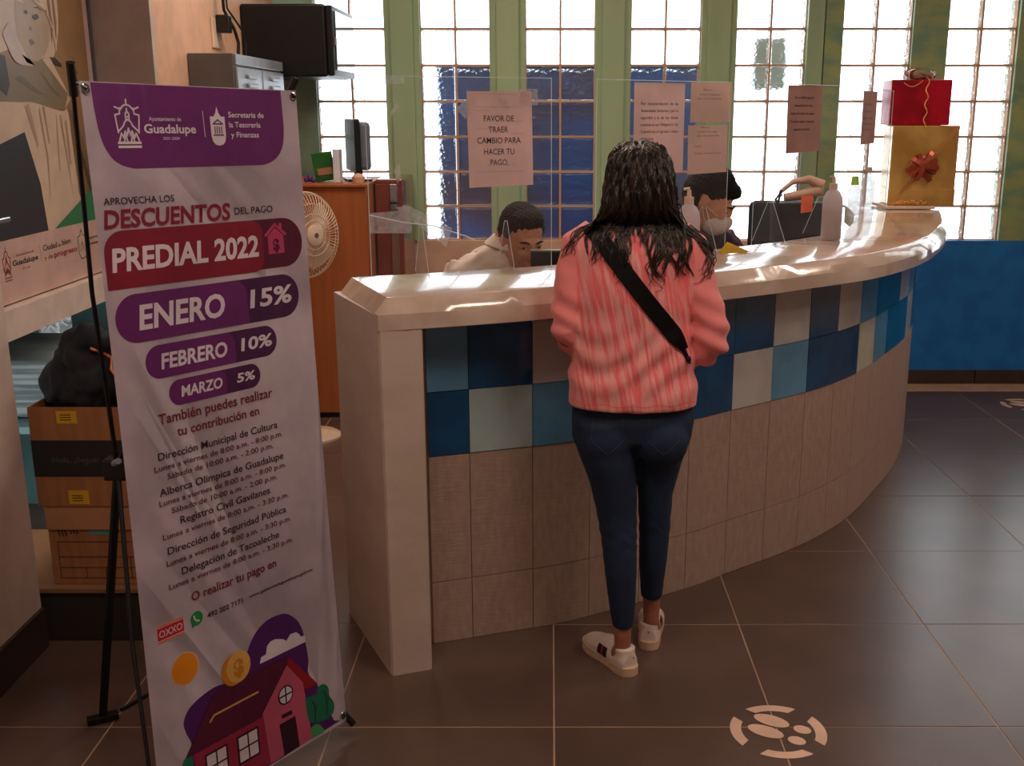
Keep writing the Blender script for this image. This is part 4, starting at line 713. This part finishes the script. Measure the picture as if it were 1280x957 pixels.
# ------------------------------------------------------------------ behind the counter
t = thing('clerk_monitor', (.11, 3.78, .751), 'dark monitor in front of the clerk in the pale shirt', 'monitor')
obj('screen_panel', bx(-.07, .33, 3.76, 3.79, .86, 1.138, .006), M_BLACK, t); obj('stand', bx(.10, .16, 3.775, 3.80, .765, .90), M_BLACK, t); obj('stand_base', bx(.03, .23, 3.70, 3.84, .751, .765, .003), M_BLACK, t)
obj('top_edge', bx(-.07, .33, 3.757, 3.792, 1.136, 1.142, .001), mat('pale_green_plastic', (120, 130, 116), .4), t)
def chair(x, y, lab, h=.46, mt=M_BLACK, back=True, ang=0):
    t = thing('office_chair', (x, y, 0), lab, 'chair')
    smooth(obj('seat', tr(bx(-.23, .23, -.22, .22, h - .06, h, .025), Matrix.Translation((x, y, 0)) @ Matrix.Rotation(ang, 4, 'Z')), M_FABK, t)); obj('column', lathe(bmesh.new(), [(0, .06), (.025, .06), (.025, h - .06), (0, h - .06)], (x, y, 0), n=12), M_BLACKM, t)
    for k in range(5):
        a = k * 2 * math.pi / 5; obj('leg', tube(bmesh.new(), [(x, y, .08), (x + .25 * math.cos(a), y + .25 * math.sin(a), .055)], [.02, .013], 8), M_BLACKM, t); obj('caster', ell(bmesh.new(), (x + .25 * math.cos(a), y + .25 * math.sin(a), .026), (.025, .025, .025), seg=10), M_BLACK, t)
    if back:
        smooth(obj('backrest', tr(bx(-.21, .21, -.04, .04, h + .25, 1.20, .03), Matrix.Translation((x, y, 0)) @ Matrix.Rotation(ang, 4, 'Z') @ Matrix.Translation((0, .24, 0))), M_FABK, t)); obj('back_bar', tr(bx(-.03, .03, .20, .25, h - .05, h + .4, .01), Matrix.Translation((x, y, 0)) @ Matrix.Rotation(ang, 4, 'Z')), M_BLACKM, t)
    return t
chair(-.16, 4.12, 'low black swivel stool under the clerk in the pale shirt', .46, back=False); chair(.50, 4.38, 'low black swivel stool under the masked clerk', .56, back=False)
chair(1.16, 4.95, 'black swivel office chair behind the third screen', .46)
t = thing('office_bag', (1.13, 4.93, .462), 'dark bag standing on the office chair behind the pink note', 'bag')
bm = loft(bmesh.new(), [ering((1.125, 4.93, z), rx, .09, 24, 3.2) for z, rx in ((.465, .10), (.48, .11), (.8, .115), (1.10, .12), (1.2, .125), (1.215, .12))]); smooth(obj('bag_body', bm, mat('blue_black_fabric', (24, 30, 44), .6, bump=.2, bscale=30), t)); obj('bag_strap', tube(bmesh.new(), [(1.03, 4.9, 1.2), (1.01, 4.88, 1.23), (1.03, 4.86, 1.27), (1.01, 4.85, 1.2), (1.02, 4.85, 1.15)], .006, 6), M_BLACK, t)
M_BEI = mat('beige_leather', (206, 160, 134), .5)
bm = bmesh.new(); tube(bm, [(1.10, 4.93, 1.235), (1.18, 4.93, 1.245), (1.28, 4.93, 1.265), (1.285, 4.93, 1.29), (1.22, 4.93, 1.315), (1.14, 4.93, 1.305), (1.08, 4.93, 1.26), (1.08, 4.93, 1.24)], [.018, .022, .03, .028, .02, .012, .01, .012], 10)
bmesh.ops.transform(bm, matrix=Matrix.Translation((.08, 0, 0)) @ Matrix.Diagonal((.89, 1, 1, 1)), verts=bm.verts)
tag(smooth(obj('beige_roll', bm, M_BEI)), 'beige looped handle piece resting on the dark bag', 'handle')
# ------------------------------------------------------------------ people
def head_parts(bm, M):
    for c, r in (((0, -.012, .03), (.074, .092, .088)), ((0, .032, -.025), (.061, .064, .082)), ((0, .05, -.088), (.034, .034, .028)), ((0, .02, -.07), (.052, .05, .045)), ((0, .103, -.032), (.013, .018, .014)), ((0, .094, -.01), (.009, .014, .028)), ((0, .082, .016), (.046, .014, .009)),
                 ((.030, .075, -.028), (.02, .018, .02)), ((-.030, .075, -.028), (.02, .018, .02)), ((0, .09, -.062), (.022, .01, .005)), ((0, .088, -.072), (.019, .010, .006)), ((.075, -.004, -.008), (.009, .018, .031)), ((-.075, -.004, -.008), (.009, .018, .031))): ell(bm, c, r, M)
def head_mat(c, fwd, up=(0, 0, 1)):
    F = Vector(fwd).normalized(); X = F.cross(Vector(up)).normalized(); Z = X.cross(F)
    return Matrix(((X.x, F.x, Z.x, c[0]), (X.y, F.y, Z.y, c[1]), (X.z, F.z, Z.z, c[2]), (0, 0, 0, 1)))
def eyes(M, parent):
    for s in (-1, 1):
        e = smooth(obj('eye', ell(bmesh.new(), (s * .031, .078, .0), (.0125, .011, .0062), M, 14), mat('eye_white', (225, 215, 205), .2), parent))
        obj('iris', ell(bmesh.new(), (s * .031, .0865, -.001), (.0060, .0035, .0055), M, 12), mat('iris_brown', (40, 24, 16), .1), e)
def lids(M, parent):
    for s in (-1, 1): smooth(obj('eyelid', ell(bmesh.new(), (s * .031, .079, .0055), (.0145, .0115, .0055), M, 14), M_SKINM, parent))
def brows(M, parent, m):
    for s in (-1, 1): obj('eyebrow', tube(bmesh.new(), [M @ Vector(p) for p in ((s * .014, .094, .017), (s * .03, .093, .023), (s * .048, .08, .018))], [.003, .004, .002], 6), m, parent)
def hand(bm, w, d, up, s=1, curl=.5):
    d = Vector(d).normalized(); up = Vector(up).normalized(); sd = d.cross(up).normalized() * s; w = Vector(w)
    for k in range(4): tube(bm, [w + sd * (-.012 + .008 * k), w + d * .045 + sd * (-.022 + .0145 * k), w + d * .085 + sd * (-.03 + .019 * k)], [.016, .014, .0105], 10)
    for k in range(4):
        L = (.064, .072, .068, .053)[k]; b0 = w + d * .083 + sd * (-.03 + .019 * k)
        tube(bm, [b0, b0 + d * L * .45 - up * L * .12 * curl, b0 + d * L * .8 - up * L * .42 * curl, b0 + d * L * .95 - up * L * .75 * curl], [.0095, .009, .008, .007], 8)
    b0 = w + d * .02 - sd * .022; tube(bm, [b0, b0 + d * .03 - sd * .024 - up * .005, b0 + d * .055 - sd * .03 - up * .014], [.013, .011, .009], 8)
# --- woman
wm = thing('person', (.25, 2.97, 0), 'person with long dark hair, coral sweater and jeans standing at the counter', 'person')
HM = head_mat((.245, 3.075, 1.405), (.05, 1, -.62))
bm = bmesh.new(); head_parts(bm, HM)
tube(bm, [(.24, 2.99, 1.22), (.243, 3.0, 1.30), (.245, 3.04, 1.37)], [.06, .05, .055], 14)
loft_t = lambda rows, e=2.2: loft(bmesh.new(), [ering((cx, cy, z), rx, ry, 26, e) for cx, cy, z, rx, ry in rows])
add(bm, loft_t([(.238, 2.99, .72, .14, .085), (.238, 2.98, .80, .15, .085), (.235, 2.98, .95, .135, .08), (.23, 2.985, 1.10, .135, .085), (.23, 2.99, 1.22, .14, .08), (.235, 2.99, 1.27, .08, .06)]))
AL = [(.085, 2.985, 1.235), (.06, 2.965, 1.12), (.052, 2.95, 1.0), (.075, 3.06, 1.06), (.105, 3.15, 1.135)]
AR = [(.385, 2.985, 1.235), (.425, 2.965, 1.12), (.452, 2.95, .99), (.405, 3.03, .945), (.36, 3.09, .945)]
tube(bm, AL, [.045, .04, .035, .032, .024], 12); tube(bm, AR, [.045, .04, .035, .032, .024], 12)
hand(bm, AL[-1], (.25, 1, .05), (0, 0, 1), 1, .25); hand(bm, AR[-1], (-.75, .35, .25), (-.2, -1, .1), 1, .7)
tube(bm, [(.158, 2.965, .74), (.19, 2.94, .48), (.206, 2.92, .30), (.213, 2.905, .15), (.213, 2.90, .075), (.205, 2.915, .045)], [.075, .045, .04, .028, .0245, .03], 14)
tube(bm, [(.322, 3.0, .74), (.312, 3.025, .48), (.312, 3.04, .30), (.312, 3.055, .16), (.312, 3.055, .085), (.316, 3.07, .05)], [.07, .042, .038, .028, .0245, .03], 14)
obj('body', remesh(bm, .0055, 4), M_SKIN, wm)
# jeans
def legloft(rows): return loft(bmesh.new(), [ering((cx, cy, z), rx, ry, 22, 2) for cx, cy, z, rx, ry in rows])
bm = legloft([(.156, 2.985, .76, .095, .11), (.156, 2.975, .704, .094, .108), (.170, 2.965, .635, .081, .098), (.182, 2.955, .573, .069, .082), (.193, 2.945, .483, .059, .064), (.201, 2.935, .395, .052, .058), (.206, 2.92, .304, .047, .055), (.211, 2.91, .204, .039, .045), (.214, 2.905, .142, .0315, .036)])
add(bm, legloft([(.33, 3.0, .76, .088, .108), (.325, 3.0, .695, .084, .105), (.318, 3.01, .628, .070, .092), (.311, 3.02, .515, .052, .07), (.313, 3.03, .40, .047, .056), (.311, 3.04, .282, .042, .052), (.311, 3.055, .163, .0325, .038)]))
add(bm, legloft([(.238, 2.985, .70, .165, .105), (.238, 2.985, .76, .178, .112), (.238, 2.98, .86, .17, .10), (.238, 2.98, .92, .16, .095)]))
for s in (-1, 1): ell(bm, (.238 + s * .078, 2.925, .70), (.078, .062, .075))
jn = remesh(bm, .008, 4, disp=lambda c: .0010 * math.sin(c.z * 130 + c.x * 60 + 3 * math.sin(c.x * 70 + c.z * 20)) * (math.exp(-((c.z - .42) / .06) ** 2) + .25))
jo = obj('jeans', jn, M_JEAN, wm)
jbv = BVHTree.FromPolygons([v.co for v in jn.vertices], [p.vertices for p in jn.polygons])
def hug(bv, path, off=.003, y0=2.3):
    out = []
    for x, z in path:
        h = bv.ray_cast(Vector((x, y0, z)), Vector((0, 1, 0)))[0]
        if h: out.append(h - Vector((0, off, 0)))
    return out
M_SEAM = mat('seam_thread', (52, 60, 84), .8)
for s in (-1, 1):
    c = .238 + s * .078
    for L in ([(c - .04, .80), (c - .045, .72), (c, .68), (c + .045, .72), (c + .04, .80)],):
        P = [];
        for a, b in zip(L, L[1:]): P += [(a[0] + (b[0] - a[0]) * i / 6, a[1] + (b[1] - a[1]) * i / 6) for i in range(6)]
        q_ = hug(jbv, P, .0005)
        if len(q_) > 3: obj('pocket_seam', tube(bmesh.new(), q_, .0012, 4), M_SEAM, jo)
# sweater
M_SW = mat('coral_sweater', (255, 118, 120), .8, var=(255, 172, 168), vscale=(110, 20, 7), vdetail=3, vlo=.42, vhi=.58, bump=.15, bscale=260, sheen=.3)
_nt = M_SW.node_tree
for n_m in [n for n in _nt.nodes if n.type == 'MAPPING']:
    if abs(n_m.inputs['Scale'].default_value[0] - 110) < 1: n_m.vector_type = 'TEXTURE'; n_m.inputs['Rotation'].default_value = (0, math.radians(-11), 0); n_m.inputs['Scale'].default_value = (1 / 110, 1 / 20, 1 / 8)
torso = [(.236, 2.98, .800, .186, .122), (.235, 2.978, .83, .184, .120), (.233, 2.98, .93, .178, .112), (.228, 2.98, 1.02, .171, .110), (.222, 2.98, 1.10, .168, .112), (.222, 2.985, 1.18, .170, .113), (.228, 2.99, 1.24, .176, .108), (.236, 2.995, 1.29, .155, .09), (.24, 3.0, 1.325, .105, .07), (.242, 3.01, 1.355, .07, .058)]
bm = loft_t(torso, 2.3)
tb_me = bpy.data.meshes.new('tb'); bm.to_mesh(tb_me); tbv = BVHTree.FromPolygons([v.co for v in tb_me.vertices], [p.vertices for p in tb_me.polygons])
tube(bm, [(.13, 2.99, 1.28), (.088, 2.985, 1.25), (.062, 2.965, 1.13), (.052, 2.95, 1.02), (.055, 2.965, .985), (.068, 3.03, 1.03), (.09, 3.105, 1.10)], [.055, .062, .056, .049, .047, .043, .034], 16)
tube(bm, [(.345, 2.99, 1.28), (.375, 2.985, 1.248), (.415, 2.965, 1.13), (.447, 2.95, 1.03), (.452, 2.952, .985), (.432, 2.99, .95), (.385, 3.07, .935)], [.055, .062, .055, .050, .050, .047, .036], 16)
tube(bm, [(.24, 3.0, 1.28), (.243, 3.015, 1.37)], [.075, .058], 16)
def wr(c):
    d = .0052 * math.sin(c.z * 75 + 6 * math.sin(c.x * 12)) * math.exp(-((c.z - .93) / .09) ** 2) + .002 * math.sin(c.z * 48 + c.x * 30 + 2 * math.sin(c.x * 25))
    if c.x > .39 or c.x < .08: d += .0045 * math.sin(c.z * 100 + c.x * 50) * math.exp(-((c.z - 1.03) / .1) ** 2)
    return d
sw = remesh(bm, .0075, 5, disp=wr); so = obj('sweater', sw, M_SW, wm)
sbv = BVHTree.FromPolygons([v.co for v in sw.vertices], [p.vertices for p in sw.polygons])
P = hug(sbv, [(.055 + .36 * i / 30, .822 + .003 * math.sin(i)) for i in range(31)], -.001)
if len(P) > 3: obj('hem_seam', tube(bmesh.new(), P, .0016, 5), mat('hem_coral', (255, 110, 90), .8), so)
_mx = [n for n in _nt.nodes if n.type == 'MIX'][0]; _fr = _mx.inputs[0].links[0].from_socket; _tc = [n for n in _nt.nodes if n.type == 'TEX_COORD'][0]
_sp = _nt.nodes.new('ShaderNodeSeparateXYZ'); _nt.links.new(_tc.outputs['Object'], _sp.inputs[0])
_a = _nt.nodes.new('ShaderNodeMath'); _a.operation = 'GREATER_THAN'; _a.inputs[1].default_value = .072; _nt.links.new(_sp.outputs[0], _a.inputs[0])
_b = _nt.nodes.new('ShaderNodeMath'); _b.operation = 'LESS_THAN'; _b.inputs[1].default_value = .392; _nt.links.new(_sp.outputs[0], _b.inputs[0])
_c = _nt.nodes.new('ShaderNodeMath'); _c.operation = 'MULTIPLY'; _nt.links.new(_a.outputs[0], _c.inputs[0]); _nt.links.new(_b.outputs[0], _c.inputs[1])
_d = _nt.nodes.new('ShaderNodeMix'); _d.inputs[2].default_value = .45; _nt.links.new(_c.outputs[0], _d.inputs[0]); _nt.links.new(_fr, _d.inputs[3]); _nt.links.new(_d.outputs[0], _mx.inputs[0])
# shoes
def shoe(heel, ang, label_side):
    Mx = Matrix.Translation((heel[0], heel[1], 0)) @ Matrix.Rotation(ang, 4, 'Z')   # local +Y is toward the toe
    s = obj('shoe', tr(remesh_bm([(.0, .0, .030, .026, .035), (.0, .02, .033, .033, .045), (.0, .06, .033, .034, .048), (.0, .10, .036, .037, .040), (.0, .15, .032, .041, .032), (.0, .19, .027, .040, .026), (.0, .22, .022, .030, .020)]), Mx), M_WHITE, wm)
    smooth(s, 60)
    outl = [(-.026, -.002), (-.034, .03), (-.034, .09), (-.042, .15), (-.041, .19), (-.028, .225), (0, .238), (.028, .225), (.041, .19), (.042, .15), (.036, .09), (.034, .03), (.026, -.002), (0, -.014)]
    oo = [tuple(p) for p in cr(outl + [outl[0]], 3)[:-1]]
    smooth(obj('sole', tr(prism(bmesh.new(), oo, .0, .026), Mx), M_SOLE, s), 50)
    sd = -1 if label_side == 'l' else 1
    sbv2 = BVHTree.FromPolygons([v.co for v in s.data.vertices], [p.vertices for p in s.data.polygons])
    for (ya, yb, mm) in ((.078, .096, 'n'), (.096, .104, 'r'), (.104, .122, 'n')):
        b = bmesh.new(); prev = None
        for i in range(7):
            z = .028 + .030 * i / 6; row = []
            for y in (ya, yb):
                q0 = Mx @ Vector((sd * .12, y, z)); q1 = (Mx.to_3x3() @ Vector((-sd, 0, 0))); h = sbv2.ray_cast(q0, q1)[0]
                row.append((h or (Mx @ Vector((sd * .036, y, z)))) - q1 * .0014)
            if prev: b.faces.new([b.verts.new(p) for p in (prev[0], prev[1], row[1], row[0])])
            prev = row
        obj('side_stripe', b, mat('stripe_navy', (18, 26, 52), .5) if mm == 'n' else mat('stripe_red', (180, 24, 44), .5), s)
    obj('heel_stud', ell(bmesh.new(), tuple(Mx @ Vector((0, -.014, .062))), (.003, .003, .003), seg=8), M_CHROME, s)
    lc = bmesh.new()
    for k in range(4): tube(lc, [Mx @ Vector((-.018, .115 + .014 * k, .068 - .006 * k)), Mx @ Vector((0, .117 + .014 * k, .076 - .006 * k)), Mx @ Vector((.018, .115 + .014 * k, .068 - .006 * k))], .0025, 5)
    obj('laces', lc, M_WHITE, s)
def remesh_bm(rows):
    b = bmesh.new()
    rg = []
    for cx, y, z, rx, rz in rows:
        rg.append([Vector((cx + rx * math.cos(a), y, max(.012, z + rz * math.sin(a)))) for a in [2 * math.pi * i / 20 for i in range(20)]])
    loft(b, rg); ell(b, (0, .105, .05), (.03, .05, .03)); tube(b, [(0, .028, .03), (0, .032, .078)], [.03, .031], 18)
    me = remesh(b, .0045, 3); b2 = bmesh.new(); b2.from_mesh(me); return b2
shoe((.236, 2.870), math.radians(30), 'l'); shoe((.303, 3.03), math.radians(-8), 'r')
# hair mass
bm = loft(bmesh.new(), [ering((cx, cy, z), rx, ry, 30, 2.1) for cx, cy, z, rx, ry in ((.245, 3.02, 1.531, .02, .02), (.243, 3.015, 1.527, .045, .045), (.243, 3.005, 1.512, .068, .075), (.243, 3.0, 1.48, .084, .098), (.245, 2.995, 1.44, .093, .105), (.245, 2.985, 1.40, .098, .10), (.24, 2.97, 1.37, .098, .085), (.238, 2.955, 1.35, .085, .065), (.238, 2.95, 1.335, .05, .04))])
hm = remesh(bm, .006, 3, disp=lambda c: .005 * math.sin(math.atan2(c.y - 3.0, c.x - .243) * 24 + 1.6 * math.sin(c.z * 40)) + .003 * math.sin(math.atan2(c.y - 3.0, c.x - .243) * 43 + 2 * math.sin(c.z * 50 + 1)))
ho = obj('hair', hm, M_HAIR, wm)
hv = [v.co for v in hm.vertices] + [v.co for v in sw.vertices]; nh = len(hm.vertices)
abv = BVHTree.FromPolygons(hv, [list(p.vertices) for p in hm.polygons] + [[i + nh for i in p.vertices] for p in sw.polygons])
bm = bmesh.new(); bm2 = bmesh.new()
def lerpw(z):   # half width of the hair fan at height z
    T = [(1.53, .02), (1.50, .07), (1.46, .085), (1.40, .095), (1.35, .108), (1.30, .128), (1.25, .14), (1.20, .145), (1.15, .145)]
    for (z1, w1), (z0, w0) in zip(T, T[1:]):
        if z >= z0: return w0 + (w1 - w0) * max(0, min(1, (z - z0) / (z1 - z0)))
    return .19
for cl in range(95):
    f_ = -1 + 2 * (cl + R.uniform(-.4, .4)) / 94; f_ = max(-1, min(1, f_)); f_ = math.copysign(abs(f_) ** .85, f_)
    zend = R.choice([1.34, 1.32, 1.31, 1.30, 1.28, 1.26, 1.24, 1.21, 1.18]); ph = R.random() * 6.28; lam = R.uniform(40, 70); sp = R.uniform(.85, 1.12); am = R.uniform(.6, 1.3); ztop = R.choice([1.526, 1.52, 1.50, 1.46, 1.42]); dr = R.gauss(0, .012)
    for st_ in range(7):
        j0 = R.gauss(0, .0045); ze = zend + R.uniform(-.012, .025); z = ztop - R.random() * .02; P = []; p2 = ph + R.gauss(0, .25)
        while z > ze:
            q_ = max(0, (1.45 - z) / .2); tt = max(0, min(1, (1.36 - z) / .12)); amp = .0016 + .0085 * q_ * am
            x = .243 + f_ * lerpw(z) * (sp if z < 1.36 else min(sp, 1.0)) + amp * math.sin(z * lam + p2) + j0 * (1 - .6 * tt) + dr * tt
            h = abv.ray_cast(Vector((x, 2.3, z)), Vector((0, 1, 0)))[0]
            if h and h.y < 3.08: y = h.y - .0025 - .0025 * (1 + math.sin(z * lam * .8 + p2))
            elif P: y = P[-1].y + .002
            else: z -= .008; continue
            if P: y = min(max(y, P[-1].y - .008), P[-1].y + .008)
            P.append(Vector((x, y, z))); z -= .0075
        if len(P) > 4:
            r0 = R.choice([.0012, .0018, .0024]); n_ = len(P); tube(bm, P, [r0 * (1 if i < n_ * .6 else max(.3, 1 - (i / n_ - .6) * 1.8)) for i in range(n_)], 5)
# stray clumps over the shoulders
for (pts_, cnt) in (([(.15, 1.345), (.12, 1.315), (.09, 1.30), (.065, 1.275), (.05, 1.24), (.03, 1.215)], 10), ([(.33, 1.33), (.37, 1.305), (.405, 1.28), (.43, 1.25), (.44, 1.22), (.42, 1.18), (.40, 1.165)], 20), ([(.14, 1.31), (.12, 1.27), (.12, 1.23), (.105, 1.20)], 8), ([(.20, 1.30), (.19, 1.25), (.205, 1.20), (.185, 1.16)], 10), ([(.29, 1.30), (.30, 1.24), (.275, 1.20), (.30, 1.165), (.29, 1.15)], 12), ([(.34, 1.31), (.36, 1.25), (.35, 1.20), (.375, 1.17)], 12)):
    cpts = cr(pts_, 7)
    for _ in range(cnt):
        jx, jz, ph, am = R.gauss(0, .012), R.gauss(0, .008), R.random() * 6, R.uniform(.003, .010); P = []
        m_ = int(len(cpts) * R.uniform(.65, 1))
        for i, p in enumerate(cpts[:m_]):
            tt = i / len(cpts); x = p.x + jx * (.3 + tt) + am * math.sin(i * .55 + ph) * tt; z = p.y + jz; h = abv.ray_cast(Vector((x, 2.3, z)), Vector((0, 1, 0)))[0]
            if h and h.y < 3.06: P.append(Vector((x, h.y - .003 - .003 * math.sin(i * .5 + ph) ** 2, z)))
            elif P: P.append(Vector((x, P[-1].y + .001, z)))
        if len(P) > 3: tube(bm, P, [.0021 * (1 - .7 * i / len(P)) for i in range(len(P))], 5)
hs = smooth(obj('hair_strands', bm, M_HAIR, wm), 180); hs['kind'] = 'stuff'; bm2.free()
# strap
M_STRAP = mat('black_strap', (16, 17, 20), .7, bump=.2, bscale=200)
path = [(.106, 1.312), (.118, 1.298), (.137, 1.275), (.175, 1.225), (.219, 1.168), (.265, 1.11), (.308, 1.058), (.345, 1.012), (.372, .975)]
cp = cr(path, 6); rows = []
for i, p in enumerate(cp):
    a = cp[max(i - 1, 0)]; b = cp[min(i + 1, len(cp) - 1)]; d = (b - a).normalized(); n = Vector((-d.y, d.x)); w_ = .023 if i < len(cp) - 8 else .023 - .0018 * (i - len(cp) + 8); rw = []
    for s in (-1, -.33, .33, 1):
        q_ = p + n * w_ * s; h = sbv.ray_cast(Vector((q_.x, 2.3, q_.y)), Vector((0, 1, 0)))[0]
        rw.append(Vector((q_.x, (h.y if h else 2.92) - .006, q_.y)))
    ym = min(v.y for v in rw); rw = [Vector((v.x, v.y * .4 + ym * .6, v.z)) for v in rw]; rows.append(rw)
bm = bmesh.new(); gv = [[bm.verts.new(v) for v in r] for r in rows]
for r0, r1 in zip(gv, gv[1:]):
    for i in range(3): bm.faces.new((r0[i], r0[i + 1], r1[i + 1], r1[i]))
bmesh.ops.solidify(bm, geom=bm.faces[:], thickness=.002); st = smooth(obj('shoulder_strap', bm, M_STRAP, wm))
obj('strap_buckle', ell(tube(bmesh.new(), [rows[-1][1], rows[-1][1] + Vector((.012, .004, -.03)), rows[-1][1] + Vector((.02, .03, -.045))], .006, 8), tuple(rows[-1][1] + Vector((.012, .0, -.025))), (.008, .006, .010), seg=10), M_BLACKM, st)
# --- clerk 1
M_SHIRT = mat('cream_shirt', (246, 232, 220), .8, var=(236, 218, 204), bump=.25, bscale=40)
def clerk(loc, head, fwd, lab, torso_rows, arms, shirt, hairfn, seat_z, hands=True):
    t = thing('person', loc, lab, 'person'); M = head_mat(head, fwd); bm = bmesh.new(); head_parts(bm, M)
    hb = Vector(torso_rows[-1][:3]); tube(bm, [hb - Vector((0, 0, .05)), hb + Vector((0, 0, .03)), Vector(head) - Vector((0, 0, .06))], [.062, .056, .056], 14)
    add(bm, loft_t([(a, b, c, d * .88, e * .88) for a, b, c, d, e in torso_rows]))
    for A in arms: tube(bm, A, [.045, .042, .038, .03], 12)
    for A in arms: hand(bm, A[-1], (Vector(A[-1]) - Vector(A[-2])), (0, 0, 1), 1, .3)
    cx, cy = torso_rows[0][0], torso_rows[0][1]
    for s in (-1, 1): tube(bm, [(cx + s * .09, cy, seat_z + .08), (cx + s * .13, cy - .30, seat_z + .06), (cx + s * .13, cy - .30, .12), (cx + s * .13, cy - .40, .05)], [.08, .06, .04, .04], 12)
    obj('body', remesh(bm, .006, 3), M_SKINM, t); eyes(M, t); lids(M, t); brows(M, t, M_HAIRB)
    bm = loft_t(torso_rows, 2.3)
    for A in arms:
        A = [Vector(p) for p in A]; tube(bm, A[:3] + [A[2].lerp(A[3], .85)], [.064, .058, .05, .042], 14)
    obj('shirt', remesh(bm, .008, 4, disp=lambda c: .005 * math.sin(c.z * 60 + c.x * 55 + 2.5 * math.sin(c.y * 40 + c.x * 18)) + .002 * math.sin(c.z * 140 - c.x * 90)), shirt, t)
    n0 = Vector(head) - Vector((0, 0, .115)); k0 = hb + Vector((0, 0, .01)); rgs = []
    for a_, z_, l_ in ((.074, -.012, .1), (.062, .016, .3), (.067, .018, .3), (.088, -.022, .1)): cc = k0.lerp(n0, l_); rgs.append([v + Vector((0, 0, (k0.x - v.x) * .25)) for v in ering((cc.x, cc.y, k0.z + z_), a_, a_ * .95, 22)])
    smooth(obj('collar', loft(bmesh.new(), rgs, False), shirt, t), 60)
    bm = bmesh.new()
    for s in (-1, 1): tube(bm, [(cx + s * .08, cy, seat_z + .09), (cx + s * .13, cy - .30, seat_z + .07), (cx + s * .13, cy - .30, .14)], [.10, .075, .055], 14)
    ell(bm, (cx, cy + .02, seat_z + .10), (.17, .13, .10)); obj('trousers', remesh(bm, .01, 3), mat('dark_trousers', (34, 36, 46), .8), t)
    for s in (-1, 1): smooth(obj('shoe', ell(ell(bmesh.new(), (cx + s * .13, cy - .38, .045), (.045, .12, .045)), (cx + s * .13, cy - .31, .06), (.045, .05, .06)), M_BLACK, t))
    b = bmesh.new(); hairfn(b, M); obj('hair', remesh(b, .005, 2, disp=lambda c: .0022 * math.sin(c.x * 260) * math.sin(c.z * 240 + c.y * 200)), M_HAIRB, t)
    return t, M
def hair1(b, M):
    for c, r in (((0, -.020, .050), (.080, .092, .078)), ((0, -.045, .015), (.078, .066, .085)), ((0, .03, .088), (.062, .055, .035)), ((.068, -.002, .035), (.014, .034, .035)), ((-.068, -.002, .035), (.014, .034, .035))): ell(b, c, r, M)
clerk((-.16, 4.1, 0), (-.105, 3.98, 1.160), (.42, -.85, -.30), 'person with short dark hair in a pale shirt seated behind the counter',
      [(-.17, 4.14, .50, .17, .13), (-.18, 4.13, .70, .18, .13), (-.20, 4.10, .92, .20, .13), (-.215, 4.07, 1.04, .175, .115), (-.19, 4.04, 1.10, .11, .085), (-.165, 4.03, 1.13, .075, .07)],
      [[(-.33, 4.04, 1.035), (-.39, 3.96, .92), (-.30, 3.85, .80), (-.16, 3.74, .79)], [(-.05, 4.07, 1.0), (.03, 3.99, .85), (.04, 3.92, .80), (-.02, 3.86, .79)]], M_SHIRT, hair1, .46)
def hair2(b, M):
    for c, r in (((0, -.020, .048), (.082, .096, .082)), ((0, -.05, .01), (.078, .066, .085)), ((0, .05, .072), (.056, .042, .03)), ((.07, .0, .035), (.013, .03, .03)), ((-.07, .0, .035), (.013, .03, .03))): ell(b, c, r, M)
t2, M2 = clerk((.52, 4.35, 0), (.610, 4.16, 1.290), (.88, -.30, -.62), 'person in a dark purple shirt and white face mask bending over the desk',
      [(.50, 4.40, .60, .17, .13), (.50, 4.38, .80, .18, .13), (.51, 4.33, 1.0, .20, .13), (.51, 4.28, 1.14, .19, .12), (.53, 4.25, 1.21, .13, .10), (.56, 4.22, 1.25, .08, .07)],
      [[(.37, 4.25, 1.14), (.38, 4.12, .95), (.50, 4.02, .83), (.62, 4.03, .79)], [(.67, 4.30, 1.12), (.80, 4.25, .95), (.80, 4.22, .85), (.76, 4.14, .79)]], mat('dark_purple_shirt', (70, 44, 66), .8, bump=.2, bscale=40), hair2, .56)
b = bmesh.new(); ell(b, (0, .066, -.062), (.056, .056, .052), M2); ell(b, (0, .108, -.042), (.022, .022, .03), M2); mk = obj('face_mask', remesh(b, .005, 3), mat('white_mask', (226, 214, 208), .7), t2)
for s in (-1, 1):
    for z in (-.03, -.085): obj('ear_loop', tube(bmesh.new(), [M2 @ Vector((s * .048, .07, z)), M2 @ Vector((s * .072, .03, z * .7)), M2 @ Vector((s * .082, -.008, -.015))], .0015, 5), MATS['white_mask'], mk)
